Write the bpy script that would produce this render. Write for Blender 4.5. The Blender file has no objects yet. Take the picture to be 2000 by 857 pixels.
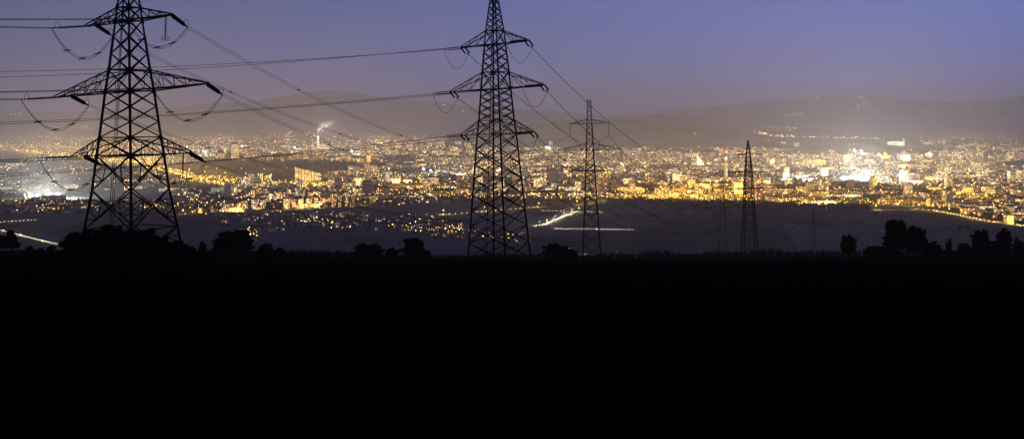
import bpy, math, random
from mathutils import Vector, Matrix
from mathutils.bvhtree import BVHTree
rnd = random.Random(7)
R = math.radians
F = 1000 / math.tan(R(25))          # focal length in photo pixels
HOR = 240.0                         # row of the eye level in the photo
PLAIN = -200.0                      # the valley floor lies 200 m under the camera
sc = bpy.context.scene
col = sc.collection

def at(px, py, d):                  # a point d metres ahead, seen at this photo position
    return Vector(((px - 1000) / F * d, d, (HOR - py) / F * d))
def ground(px, py):                 # the valley-floor point seen at this photo position
    d = -PLAIN * F / (py - HOR)
    v = at(px, py, d); v.z = PLAIN
    return v
def lerp(a, b, t): return a + (b - a) * t
def interp(k, x):
    if x <= k[0][0]: return k[0][1]
    for (a, u), (b, v) in zip(k, k[1:]):
        if x <= b: return u + (v - u) * (x - a) / (b - a)
    return k[-1][1]

# ------------------------------------------------------------------ materials
def mat(name, color=(.1, .1, .1), rough=.9, emit=None, strength=0, spec=.2, metal=0):
    m = bpy.data.materials.new(name); m.use_nodes = True
    nt = m.node_tree; b = nt.nodes['Principled BSDF']
    b.inputs['Base Color'].default_value = (*color, 1)
    b.inputs['Roughness'].default_value = rough
    b.inputs['Specular IOR Level'].default_value = spec
    b.inputs['Metallic'].default_value = metal
    if emit:
        b.inputs['Emission Color'].default_value = (*emit, 1)
        b.inputs['Emission Strength'].default_value = strength
        m.cycles.emission_sampling = 'NONE'
    return m
def noisy(name, c1, c2, scale, rough=.95, spec=.1, detail=4, c3=None, scale2=None):
    m = mat(name, c1, rough, spec=spec); nt = m.node_tree; N = nt.nodes; L = nt.links
    tc = N.new('ShaderNodeTexCoord'); mp = N.new('ShaderNodeMapping'); mp.inputs['Scale'].default_value = (scale,) * 3
    n = N.new('ShaderNodeTexNoise'); n.inputs['Scale'].default_value = 1; n.inputs['Detail'].default_value = detail
    cr = N.new('ShaderNodeValToRGB'); cr.color_ramp.elements[0].position = .38; cr.color_ramp.elements[1].position = .62
    cr.color_ramp.elements[0].color = (*c1, 1); cr.color_ramp.elements[1].color = (*c2, 1)
    L.new(tc.outputs['Object'], mp.inputs[0]); L.new(mp.outputs[0], n.inputs[0]); L.new(n.outputs[0], cr.inputs[0])
    L.new(cr.outputs[0], N['Principled BSDF'].inputs['Base Color'])
    return m
M = {}
M['steel'] = noisy('dark_weathered_steel', (.010, .010, .010), (.016, .015, .014), .8, .95, .02)
M['steel_far'] = noisy('weathered_steel', (.008, .008, .009), (.014, .013, .013), .8, .95, .02)
M['wire'] = mat('aged_conductor', (.008, .008, .009), .95, spec=0)
M['glass'] = mat('insulator_brown', (.008, .006, .005), .9, spec=.03)
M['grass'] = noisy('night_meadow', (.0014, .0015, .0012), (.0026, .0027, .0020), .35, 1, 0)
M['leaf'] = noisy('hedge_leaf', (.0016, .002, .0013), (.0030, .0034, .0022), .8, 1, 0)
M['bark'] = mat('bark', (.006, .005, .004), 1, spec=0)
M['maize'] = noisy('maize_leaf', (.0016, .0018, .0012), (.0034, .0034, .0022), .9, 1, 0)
M['wood'] = noisy('valley_trees', (.012, .014, .010), (.030, .030, .020), .01, 1, 0)
M['hill'] = noisy('wooded_hill', (.010, .012, .010), (.075, .070, .052), .004, 1, 0, 10)
M['road'] = noisy('asphalt', (.05, .05, .05), (.07, .07, .068), .05, .8, .2)
M['roof'] = noisy('roof_tiles', (.045, .030, .026), (.10, .075, .065), .05, .85, .1)
M['flatroof'] = noisy('roof_felt', (.05, .05, .05), (.11, .105, .10), .03, .85, .1)
M['concrete'] = noisy('concrete', (.26, .25, .23), (.36, .34, .31), .08, .85, .2)
M['redpaint'] = mat('red_paint', (.30, .07, .04), .6)
M['whitepaint'] = mat('white_paint', (.7, .7, .68), .6)
M['plaster'] = noisy('pale_plaster', (.55, .55, .50), (.68, .68, .62), .05, .8, .2)
M['darkglass'] = mat('dark_glass', (.02, .022, .025), .15, spec=.5)
def bulb(name, c, s): M[name] = mat(name, (.3, .3, .3), .5, c, s)
bulb('sodium', (1, .52, .035), 12); bulb('warmwhite', (1, .62, .16), 12); bulb('coolwhite', (1, .93, .66), 12)
bulb('flood', (.94, 1, .86), 60); bulb('headlight', (1, .78, .45), 12); bulb('taillight', (1, .12, .04), 14)
bulb('winlit_warm', (1, .62, .22), 2.0); bulb('winlit_white', (1, .84, .55), 2.3); bulb('winlit_amber', (1, .50, .07), 1.7)
bulb('signwhite', (.95, 1, .9), 4)

def facade_mat():
    m = bpy.data.materials.new('facade'); m.use_nodes = True; nt = m.node_tree; N = nt.nodes; L = nt.links
    b = N['Principled BSDF']; b.inputs['Roughness'].default_value = .85; b.inputs['Specular IOR Level'].default_value = .15
    uv = N.new('ShaderNodeUVMap'); uv.uv_map = 'uv'
    ca = N.new('ShaderNodeAttribute'); ca.attribute_name = 'wall'
    L.new(ca.outputs['Color'], b.inputs['Base Color'])
    def vm(op, a, bb=None):
        n = N.new('ShaderNodeVectorMath'); n.operation = op
        L.new(a, n.inputs[0])
        if bb is not None: n.inputs[1].default_value = bb
        return n.outputs[0]
    def mt(op, a, v=None, w=None):
        n = N.new('ShaderNodeMath'); n.operation = op
        if isinstance(a, (int, float)): n.inputs[0].default_value = a
        else: L.new(a, n.inputs[0])
        for i, q in ((1, v), (2, w)):
            if q is None: continue
            if isinstance(q, (int, float)): n.inputs[i].default_value = q
            else: L.new(q, n.inputs[i])
        return n.outputs[0]
    sep = N.new('ShaderNodeSeparateXYZ'); L.new(uv.outputs[0], sep.inputs[0])
    cu = mt('DIVIDE', sep.outputs[0], 3.4); cv = mt('DIVIDE', sep.outputs[1], 3.0)
    fu = mt('FRACT', cu); fv = mt('FRACT', cv); iu = mt('FLOOR', cu); iv = mt('FLOOR', cv)
    comb = N.new('ShaderNodeCombineXYZ'); L.new(iu, comb.inputs[0]); L.new(iv, comb.inputs[1])
    wn = N.new('ShaderNodeTexWhiteNoise'); wn.noise_dimensions = '2D'; L.new(comb.outputs[0], wn.inputs['Vector'])
    lit = mt('LESS_THAN', wn.outputs['Value'], ca.outputs['Alpha'])
    mu = mt('MULTIPLY', mt('GREATER_THAN', fu, .22), mt('LESS_THAN', fu, .80))
    mv = mt('MULTIPLY', mt('GREATER_THAN', fv, .28), mt('LESS_THAN', fv, .80))
    mask = mt('MULTIPLY', mu, mv)
    e = mt('MULTIPLY', mask, lit)
    ramp = N.new('ShaderNodeValToRGB'); els = ramp.color_ramp.elements
    els[0].color = (1, .50, .08, 1); els[1].color = (1, .88, .60, 1)
    x = els.new(.5); x.color = (1, .64, .22, 1)
    sepc = N.new('ShaderNodeSeparateColor'); L.new(wn.outputs['Color'], sepc.inputs[0])
    L.new(sepc.outputs[1], ramp.inputs[0])
    L.new(ramp.outputs[0], b.inputs['Emission Color'])
    st = mt('MULTIPLY', e, mt('MULTIPLY_ADD', mt('POWER', sepc.outputs[2], 3), 7.5, .6))
    L.new(st, b.inputs['Emission Strength'])
    # glass is darker than plaster
    mix = N.new('ShaderNodeMix'); mix.data_type = 'RGBA'
    L.new(mask, mix.inputs[0]); L.new(ca.outputs['Color'], mix.inputs[6]); mix.inputs[7].default_value = (.03, .03, .035, 1)
    L.new(mix.outputs[2], b.inputs['Base Color'])
    m.cycles.emission_sampling = 'NONE'
    return m
M['facade'] = facade_mat()

# ------------------------------------------------------------------ mesh builder
class MB:
    def __init__(s): s.v = []; s.f = []; s.mi = []; s.uv = []; s.c = []
    def face(s, pts, mi=0, uv=None, c=None):
        b = len(s.v); s.v.extend(pts); n = len(pts); s.f.append(tuple(range(b, b + n))); s.mi.append(mi)
        s.uv.append(uv or [(0, 0)] * n); s.c.append(c or (.3, .3, .3, 0))
    def shared(s, pts, faces, mi=0):
        b = len(s.v); s.v.extend(pts)
        for f in faces:
            s.f.append(tuple(b + i for i in f)); s.mi.append(mi); s.uv.append([(0, 0)] * len(f)); s.c.append((.3, .3, .3, 0))
    def bar(s, a, b, w, w2=None, mi=0):
        a = Vector(a); b = Vector(b); d = b - a
        if d.length < 1e-6: return
        d.normalize(); up = Vector((0, 0, 1)) if abs(d.z) < .95 else Vector((1, 0, 0))
        x = d.cross(up).normalized(); y = d.cross(x).normalized()
        w2 = w if w2 is None else w2
        P = []
        for p, r in ((a, w / 2), (b, w2 / 2)):
            for sx, sy in ((-1, -1), (1, -1), (1, 1), (-1, 1)): P.append(p + x * sx * r + y * sy * r)
        s.shared(P, [(0, 1, 5, 4), (1, 2, 6, 5), (2, 3, 7, 6), (3, 0, 4, 7), (3, 2, 1, 0), (4, 5, 6, 7)], mi)
    def tube(s, pts, r, n=6, mi=0, r2=None, cap=True):
        pts = [Vector(p) for p in pts]; m = len(pts); ring = []
        for i, p in enumerate(pts):
            d = (pts[min(i + 1, m - 1)] - pts[max(i - 1, 0)]).normalized()
            up = Vector((0, 0, 1)) if abs(d.z) < .9 else Vector((1, 0, 0))
            x = d.cross(up).normalized(); y = d.cross(x)
            rr = r if r2 is None else lerp(r, r2, i / max(1, m - 1))
            if isinstance(r, (list, tuple)): rr = r[i]
            ring.append([p + x * math.cos(2 * math.pi * k / n) * rr + y * math.sin(2 * math.pi * k / n) * rr for k in range(n)])
        P = [q for g in ring for q in g]; Fc = []
        for i in range(m - 1):
            for k in range(n):
                Fc.append((i * n + k, i * n + (k + 1) % n, (i + 1) * n + (k + 1) % n, (i + 1) * n + k))
        if cap: Fc.append(tuple(range(n - 1, -1, -1))); Fc.append(tuple((m - 1) * n + k for k in range(n)))
        s.shared(P, Fc, mi)
    def box(s, c, sx, sy, sz, rot=0, mi=0, base=True, c4=None, uvo=None, top=None):
        # c: centre of the base; walls carry uv in metres
        cx, cy, cz = c; ca, sa = math.cos(rot), math.sin(rot)
        q = [(cx + x * ca - y * sa, cy + x * sa + y * ca) for x, y in ((-sx/2, -sy/2), (sx/2, -sy/2), (sx/2, sy/2), (-sx/2, sy/2))]
        lens = (sx, sy, sx, sy); u = (uvo if uvo is not None else rnd.randrange(1000)) * 3.4
        for i in range(4):
            (x0, y0), (x1, y1) = q[i], q[(i + 1) % 4]
            s.face([(x0, y0, cz), (x1, y1, cz), (x1, y1, cz + sz), (x0, y0, cz + sz)], mi,
                   [(u, 0), (u + lens[i], 0), (u + lens[i], sz), (u, sz)], c4)
            u += math.ceil(lens[i] / 3.4) * 3.4
        s.face([(x, y, cz + sz) for x, y in q], mi if top is None else top, None, (c4[0], c4[1], c4[2], 0) if c4 else None)
        if base: s.face([(x, y, cz) for x, y in reversed(q)], mi if top is None else top)
        return q
    def gable(s, c, sx, sy, sz, rh, rot=0, wm=0, rm=1, c4=None, over=.5, walls=True):
        q = s.box(c, sx, sy, sz, rot, wm, base=False, c4=c4, top=wm) if walls else None
        cx, cy, cz = c; ca, sa = math.cos(rot), math.sin(rot)
        def T(x, y, z): return (cx + x * ca - y * sa, cy + x * sa + y * ca, cz + z)
        X, Y = sx / 2 + over, sy / 2 + over; z0 = sz - .15; zr = sz + rh
        e = [T(-X, -Y, z0), T(X, -Y, z0), T(X, Y, z0), T(-X, Y, z0)]; r = [T(-X, 0, zr), T(X, 0, zr)]
        s.face([e[0], e[1], r[1], r[0]], rm); s.face([e[2], e[3], r[0], r[1]], rm)
        s.face([e[3], e[0], r[0]], rm); s.face([e[1], e[2], r[1]], rm); s.face([e[3], e[2], e[1], e[0]], rm)
    def build(s, name, mats, parent=None, smooth=False, origin=None):
        me = bpy.data.meshes.new(name)
        o0 = Vector(origin) if origin is not None else None
        me.from_pydata([tuple(Vector(v) - o0) if o0 is not None else tuple(v) for v in s.v], [], s.f)
        for m in (mats if isinstance(mats, (list, tuple)) else [mats]): me.materials.append(m)
        me.polygons.foreach_set('material_index', s.mi)
        if M['facade'] in me.materials[:]:
            ul = me.uv_layers.new(name='uv'); ul.data.foreach_set('uv', [x for u in s.uv for p in u for x in p])
            ca = me.color_attributes.new('wall', 'FLOAT_COLOR', 'CORNER')
            ca.data.foreach_set('color', [x for f, c in zip(s.f, s.c) for _ in f for x in c])
        if smooth: me.polygons.foreach_set('use_smooth', [True] * len(me.polygons))
        me.update()
        o = bpy.data.objects.new(name, me); col.objects.link(o)
        if parent is not None: o.parent = parent
        if o0 is not None: o.location = o0
        return o
def tag(o, label=None, cat=None, group=None, kind=None):
    if label: o['label'] = label
    if cat: o['category'] = cat
    if group: o['group'] = group
    if kind: o['kind'] = kind
    return o
def empty(name, loc=(0, 0, 0)):
    o = bpy.data.objects.new(name, None); col.objects.link(o); o.location = loc; o.empty_display_size = .5
    return o
LS = .64
def lamp_light(parent, loc, power, color, radius=.6, name='lamp_light'):
    l = bpy.data.lights.new(name, 'POINT'); l.energy = power * LS; l.color = color; l.shadow_soft_size = radius
    o = bpy.data.objects.new(name, l); col.objects.link(o); o.location = loc
    if parent is not None: o.parent = parent
    return o

# ------------------------------------------------------------------ camera, sky, sun, haze
cam = bpy.data.cameras.new('camera'); cam.sensor_width = 36; cam.lens = 18 / math.tan(R(25))
cam.shift_y = (HOR - 428.5) / 2000; cam.clip_start = .2; cam.clip_end = 120000
co = bpy.data.objects.new('camera', cam); col.objects.link(co); co.rotation_euler = (R(90), 0, 0); sc.camera = co

SUN_EL, SUN_AZ = R(3.6), R(17)        # afterglow low beyond the city, a little right of the middle
w = bpy.data.worlds.new('World'); sc.world = w; w.use_nodes = True; nt = w.node_tree; N = nt.nodes; L = nt.links
bg = N['Background']
sky = N.new('ShaderNodeTexSky'); sky.sky_type = 'NISHITA'; sky.sun_disc = False
sky.sun_elevation = SUN_EL; sky.sun_rotation = SUN_AZ; sky.air_density = 2; sky.dust_density = 1; sky.ozone_density = 6
geo = N.new('ShaderNodeTexCoord'); sp = N.new('ShaderNodeSeparateXYZ'); L.new(geo.outputs['Generated'], sp.inputs[0])
cr = N.new('ShaderNodeValToRGB'); L.new(sp.outputs[2], cr.inputs[0])
el = cr.color_ramp.elements
el[0].position = 0; el[0].color = (.110, .200, .66, 1)
el[1].position = 1; el[1].color = (.040, .060, .22, 1)
for p, c in ((.03, (.070, .200, .72)), (.06, (.050, .170, .68)), (.12, (.040, .155, .62)), (.3, (.045, .09, .30))):
    x = el.new(p); x.color = (*c, 1)
# a touch brighter towards the afterglow on the right
mix = N.new('ShaderNodeMix'); mix.data_type = 'RGBA'; mix.blend_type = 'ADD'; mix.inputs[0].default_value = .012
L.new(cr.outputs[0], mix.inputs[6]); L.new(sky.outputs[0], mix.inputs[7]); 
mp = N.new('ShaderNodeMapRange'); L.new(sp.outputs[0], mp.inputs[0])
mp.inputs[1].default_value = -.42; mp.inputs[2].default_value = .42; mp.inputs[3].default_value = .36; mp.inputs[4].default_value = .93
sc_ = N.new('ShaderNodeVectorMath'); sc_.operation = 'SCALE'; L.new(mix.outputs[2], sc_.inputs[0]); L.new(mp.outputs[0], sc_.inputs['Scale'])
L.new(sc_.outputs[0], bg.inputs[0]); bg.inputs[1].default_value = 1.0
w.cycles.sampling_method = 'MANUAL'; w.cycles.sample_map_resolution = 256

sl = bpy.data.lights.new('sun', 'SUN'); sl.energy = .75; sl.color = (1.0, .78, .84); sl.angle = R(3)
so = bpy.data.objects.new('sun', sl); col.objects.link(so)
sd = Vector((math.sin(SUN_AZ) * math.cos(SUN_EL), math.cos(SUN_AZ) * math.cos(SUN_EL), math.sin(SUN_EL)))
so.rotation_euler = (-sd).to_track_quat('-Z', 'Y').to_euler()

hz = MB(); hz.box((0, 20000, -208), 84000, 46000, 1190, mi=0)
hm = bpy.data.materials.new('haze_air'); hm.use_nodes = True; hn = hm.node_tree; hn.nodes.clear()
ho = hn.nodes.new('ShaderNodeOutputMaterial'); pv = hn.nodes.new('ShaderNodeVolumePrincipled')
pv.inputs['Color'].default_value = (.90, .88, 1.0, 1); pv.inputs['Density'].default_value = 6.8e-5
pv.inputs['Density Attribute'].default_value = ''; pv.inputs['Anisotropy'].default_value = .2
hn.links.new(pv.outputs[0], ho.inputs['Volume']); hm.cycles.homogeneous_volume = True
hz_o = hz.build('haze', hm); tag(hz_o, kind='stuff')

vs = sc.view_settings; vs.view_transform = 'Standard'; vs.look = 'None'; vs.gamma = 1; vs.exposure = 0; vs.use_curve_mapping = False
cy = sc.cycles; cy.max_bounces = 3; cy.diffuse_bounces = 1; cy.glossy_bounces = 1; cy.volume_bounces = 0; cy.transparent_max_bounces = 4
cy.sample_clamp_indirect = 2; cy.use_denoising = True; cy.use_light_tree = True; cy.caustics_reflective = False; cy.caustics_refractive = False

# ------------------------------------------------------------------ near slope and valley floor
crest = [(-400, 487), (0, 488), (560, 489), (700, 494), (840, 502), (1250, 504), (1400, 501), (1650, 498), (2000, 495), (2400, 494)]
CR = 430
def slope_z(x, y):
    px = 1000 + F * x / CR
    s = (interp(crest, px) - HOR) / F - 1.7 / CR
    yy = max(y, 0)
    n = .25 * math.sin(x * .11 + y * .05) * min(1, yy / 60) + .12 * math.sin(x * .31 - y * .17) * min(1, yy / 60)
    if y <= CR: return -1.7 - s * y + n * .6
    return max(-1.7 - s * CR - (y - CR) * (.125 + .01 * min(1, (y - CR) / 200)), -206) + n * .6
g = MB(); xs = [-900 + 15 * i for i in range(121)]
ys = [-40, -20, -8, 0, 4, 8, 14, 20, 30] + [40 + 15 * i for i in range(27)] + [460 + 30 * i for i in range(42)]
ys = sorted(set(ys)); P = []; Fc = []
for y in ys:
    for x in xs: P.append((x * (1 + max(0, y - 400) / 900), y, slope_z(x, y)))
nx = len(xs)
for j in range(len(ys) - 1):
    for i in range(nx - 1): Fc.append((j * nx + i, j * nx + i + 1, (j + 1) * nx + i + 1, (j + 1) * nx + i))
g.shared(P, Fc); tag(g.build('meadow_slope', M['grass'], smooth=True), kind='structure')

def field_mat():
    m = mat('valley_fields', (.02, .02, .02), 1, spec=0); nt = m.node_tree; N = nt.nodes; L = nt.links
    tc = N.new('ShaderNodeTexCoord'); mp = N.new('ShaderNodeMapping'); mp.inputs['Scale'].default_value = (.0035, .0011, 1); mp.inputs['Rotation'].default_value = (0, 0, .35)
    vo = N.new('ShaderNodeTexVoronoi'); vo.inputs['Scale'].default_value = 1.0
    L.new(tc.outputs['Object'], mp.inputs[0]); L.new(mp.outputs[0], vo.inputs['Vector'])
    hs = N.new('ShaderNodeSeparateColor'); L.new(vo.outputs['Color'], hs.inputs[0])
    cr = N.new('ShaderNodeValToRGB'); e = cr.color_ramp.elements
    e[0].color = (.034, .042, .048, 1); e[1].color = (.15, .17, .18, 1); x = e.new(.6); x.color = (.068, .078, .082, 1)
    L.new(hs.outputs[0], cr.inputs[0])
    no = N.new('ShaderNodeTexNoise'); no.inputs['Scale'].default_value = .01; no.inputs['Detail'].default_value = 8
    L.new(tc.outputs['Object'], no.inputs[0])
    mx = N.new('ShaderNodeMix'); mx.data_type = 'RGBA'; mx.blend_type = 'MULTIPLY'; mx.inputs[0].default_value = .8
    L.new(cr.outputs[0], mx.inputs[6]); L.new(no.outputs[1], mx.inputs[7]); 
    L.new(mx.outputs[2], N['Principled BSDF'].inputs['Base Color'])
    return m
M['field'] = field_mat()
g = MB(); P = []; Fc = []; n1 = 40
for j in range(n1 + 1):
    for i in range(n1 + 1): P.append((-40000 + 80000 * i / n1, -2000 + 44000 * j / n1, PLAIN))
for j in range(n1):
    for i in range(n1): Fc.append((j * (n1 + 1) + i, j * (n1 + 1) + i + 1, (j + 1) * (n1 + 1) + i + 1, (j + 1) * (n1 + 1) + i))
g.shared(P, Fc); tag(g.build('valley_floor', M['field']), kind='structure')

# ------------------------------------------------------------------ hills
surf = {}
def ridge(name, prof, d, depth_f, depth_b, rough=1.0, seed=0, step=10):
    import mathutils.noise as mn
    x0, x1 = prof[0][0], prof[-1][0]; nxx = int((x1 - x0) / step) + 1; g = MB(); P = []; Fc = []
    rows = [(-1, 0), (-.8, .10), (-.6, .27), (-.4, .50), (-.22, .76), (-.1, .91), (0, 1), (.15, .93), (.4, .7), (.7, .35), (1, 0)]
    for (t, hgt) in rows:
        for i in range(nxx):
            px = x0 + (x1 - x0) * i / (nxx - 1); ry = interp(prof, px)
            top = (HOR - ry) / F * d - PLAIN
            X = (px - 1000) / F * d; Y = d + (t * depth_f if t < 0 else t * depth_b)
            h = top * hgt
            nn = mn.fractal(Vector((X / 900 + seed, Y / 900, seed * 3.1)), 1, 2, 6) * .16 + mn.fractal(Vector((X / 3000 + seed, Y / 2500, 7.7)), 1, 2, 4) * .25
            damp = 1 - max(0, 1 - abs(t) * 6) * .75
            z = PLAIN - 1.5 + h * (1 + nn * rough * damp * (1 if hgt > 0 else 0))
            P.append((X, Y, z))
    for j in range(len(rows) - 1):
        for i in range(nxx - 1): Fc.append((j * nxx + i, j * nxx + i + 1, (j + 1) * nxx + i + 1, (j + 1) * nxx + i))
    g.shared(P, Fc); o = tag(g.build(name, M['hill'], smooth=True), kind='structure')
    surf[name] = BVHTree.FromPolygons(P, Fc)
    return o
ridge('far_mountain', [(-900, 205), (-400, 198), (0, 213), (120, 220), (240, 214), (380, 206), (500, 197), (560, 189), (610, 180), (640, 177.5), (690, 180), (730, 188), (770, 193), (840, 199), (930, 211), (1020, 214), (1120, 221), (1250, 232), (1400, 246)], 21500, 6000, 6000, .5, 1)
ridge('alpine_foothills', [(900, 238), (1050, 231), (1180, 226), (1300, 214), (1430, 205), (1530, 193), (1590, 187), (1630, 183), (1700, 186), (1760, 195), (1840, 201), (1900, 199), (1975, 190), (2060, 186), (2400, 178), (3000, 175)], 27000, 6500, 6000, .35, 5)
ridge('wooded_ridge', [(860, 247), (980, 238), (1050, 229), (1110, 228), (1180, 233), (1240, 226), (1290, 222), (1330, 222), (1380, 228), (1440, 234), (1500, 244), (1600, 252)], 16000, 3500, 3000, .5, 9)
ridge('low_ridge', [(880, 268), (960, 258), (1040, 243), (1110, 235), (1180, 233), (1250, 236), (1310, 240), (1350, 243), (1400, 248), (1440, 251), (1480, 262), (1520, 268), (1600, 269), (1700, 272), (1780, 282)], 10000, 1900, 2200, .35, 13)
ridge('castle_hill', [(1500, 303), (1560, 292), (1610, 285), (1660, 280), (1710, 278), (1735, 281), (1765, 283.5), (1790, 289), (1830, 299), (1860, 305)], 6900, 500, 600, .3, 17, 5)
ridge('dark_spur', [(1900, 345), (1935, 336), (1960, 330), (1985, 321), (2010, 313), (2060, 305), (2140, 310), (2240, 330)], 4900, 420, 500, .3, 21, 5)

def on_surface(px, py):
    d = Vector(((px - 1000) / F, 1, (HOR - py) / F)).normalized(); best = None
    for b in surf.values():
        h = b.ray_cast(Vector((0, 0, 0)), d)
        if h[0] is not None and (best is None or h[3] < best[1]): best = (h[0], h[3])
    if py > HOR + 8:
        g_ = ground(px, py)
        if best is None or g_.length < best[1]: best = (g_, g_.length)
    return best[0] if best else None

# ------------------------------------------------------------------ pylons
def lattice_tower(px, d, py_at, lean, phi, prof, levels, arms, wleg, wbr, label, group, foot, ladder=None, m='steel', big=True, gus=.5, tilt=(0, 0, 0), alt=1):
    """prof: (photo row, half-diagonal in photo pixels); levels: photo rows of the panel joints"""
    k = d / F
    Z = lambda y: (HOR - y) * k
    base = Vector(((px - 1000) * k, d, foot))
    root = empty('transmission_pylon', base); root.rotation_euler = (0, lean, 0)
    tag(root, label, 'pylon', group)
    ca, sa = math.cos(phi), math.sin(phi)
    def W(x, y, z): return Vector((x * ca - y * sa, x * sa + y * ca, z - foot))     # tower coordinates -> root
    def half(z): 
        y = HOR - z / k
        return interp(prof, y) * k / math.sqrt(2)
    zt = Z(levels[0]); zb = foot - .4
    zs = [Z(y) for y in levels] + [zb]
    cs = ((1, 1), (-1, 1), (-1, -1), (1, -1))
    for sx, sy in cs:
        g = MB()
        for a, b in zip(zs, zs[1:]):
            ha, hb = half(a), half(b)
            g.bar(W(sx * ha, sy * ha, a), W(sx * hb, sy * hb, b), wleg * (.75 if a > arms[0][0] else 1))
        g.build('leg', M[m], root)
    for q in range(4):
        (ax, ay), (bx, by) = cs[q], cs[(q + 1) % 4]
        g = MB()
        for i, (a, b) in enumerate(zip(zs, zs[1:])):
            ha, hb = half(a), half(b); w_ = wbr * (.8 if a > arms[0][0] else 1)
            A0, A1 = W(ax * ha, ay * ha, a), W(bx * ha, by * ha, a); B0, B1 = W(ax * hb, ay * hb, b), W(bx * hb, by * hb, b)
            g.bar(A0, B1, w_); g.bar(A1, B0, w_)
            tall = abs(a - b)
            if big and tall > 3.6:                      # secondary bracing of the tall panels
                for (T0, T1, U0, U1) in ((A0, A1, B0, B1), (A1, A0, B1, B0)):
                    q1 = T0.lerp(U1, .27); q2 = U0.lerp(T1, .27); wq = w_ * .55
                    g.bar(q1, T0.lerp(U0, .27), wq); g.bar(q1, T0.lerp(U0, .5), wq); g.bar(q2, T0.lerp(U0, .5), wq); g.bar(q2, T0.lerp(U0, .75), wq)
                    g.bar(q1, q2, wq)
                if i % 2 == 1: g.bar(A0, A1, w_ * 1.1)
        g.build('lattice_panel', M[m], root)
    for y in sorted(set([v for a in arms for v in (a[0], a[1])])):
        g = MB(); h = half(y); c4 = [W(sx * h, sy * h, y) for sx, sy in cs]
        for i in range(4): g.bar(c4[i], c4[(i + 1) % 4], wbr)
        g.bar(c4[0], c4[2], wbr * .7); g.bar(c4[1], c4[3], wbr * .7)
        if gus:
            for p in c4: g.bar(p - Vector((0, 0, wleg * gus * 1.6)), p + Vector((0, 0, wleg * gus * 1.6)), wleg * gus * 2.2, wleg * gus * 1.2)
        g.build('diaphragm', M[m], root)
    tips = []
    for (zl, zu, Ln, e, nseg) in arms:
        row = []
        for s in (-1, 1):
            g = MB(); hl, hu = half(zl), half(zu)
            lo = [W(s * hl, t * hl, zl) for t in (-1, 1)]; up = [W(s * hu, t * hu, zu) for t in (-1, 1)]
            Ls = Ln if not isinstance(Ln, tuple) else Ln[0 if s < 0 else 1]
            te = [W(s * Ls, t * e, zl + .05 + s * tilt[len(tips)] * Ls) for t in (-1, 1)]
            for i in (0, 1):
                g.bar(lo[i], te[i], wbr * 1.25, wbr); g.bar(up[i], te[i] + Vector((0, 0, .15)), wbr * 1.2, wbr)
            g.bar(te[0], te[1], wbr * 1.6)
            for j in range(1, nseg):
                t = j / nseg; tp = (j - 1) / nseg
                L_ = [lo[i].lerp(te[i], t) for i in (0, 1)]; U_ = [up[i].lerp(te[i], t) for i in (0, 1)]
                Lp = [lo[i].lerp(te[i], tp) for i in (0, 1)]; Up = [up[i].lerp(te[i], tp) for i in (0, 1)]
                for i in (0, 1):
                    g.bar(L_[i], U_[i], wbr * .55); g.bar(Up[i], L_[i], wbr * .55)
                g.bar(L_[0], L_[1], wbr * .6); g.bar(U_[0], U_[1], wbr * .55)
                g.bar(Lp[j % 2], L_[(j + 1) % 2], wbr * .6)
                if nseg > 3: g.bar(Up[j % 2], U_[(j + 1) % 2], wbr * .5)
            g.bar(lo[0].lerp(te[0], (nseg - 1) / nseg), te[1], wbr * .6)
            g.build('crossarm', M[m], root)
            row.append(te if alt == 1 else [te, lo])
        tips.append(row)
    if ladder is not None:                      # (x, y) beside the axis at the upper and lower end, rows, number of lines
        (xa, ya, ra), (xb, yb, rb), nl = ladder
        for q in range(nl):
            g = MB(); o = (q - (nl - 1) / 2) * .32; top = Vector((xa + o * .2, ya, Z(ra) - foot)); bot = Vector((xb + o, yb, Z(rb) - foot))
            g.tube([top, bot], .04 if nl > 1 else .05, 5); g.build('cable_run', M['wire'], root)
    bpy.context.view_layer.update()
    return root, tips

def to_world(root, p): return root.matrix_world @ p
def local(root, p): return root.matrix_world.inverted() @ p

def string_mb(a, b, rd, n, core=.05):
    g = MB(); a = Vector(a); b = Vector(b); d = (b - a)
    pts = [a]; rs = [core]
    for i in range(n):
        t0 = .08 + .84 * i / n
        for (dt, r_) in ((0, core), (.006, rd), (.40 / n, rd * .55), (.46 / n, core)):
            pts.append(a + d * (t0 + dt)); rs.append(r_)
    pts.append(b); rs.append(core)
    g.tube(pts, rs, 8)
    return g
def hoop(g, p, r, w_=.035):
    pts = [p + Vector((math.cos(t) * r * .55, 0, math.sin(t) * r + r * .6)) for t in [R(-60 + 30 * i) for i in range(11)]]
    g.tube(pts, w_, 5)

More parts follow.
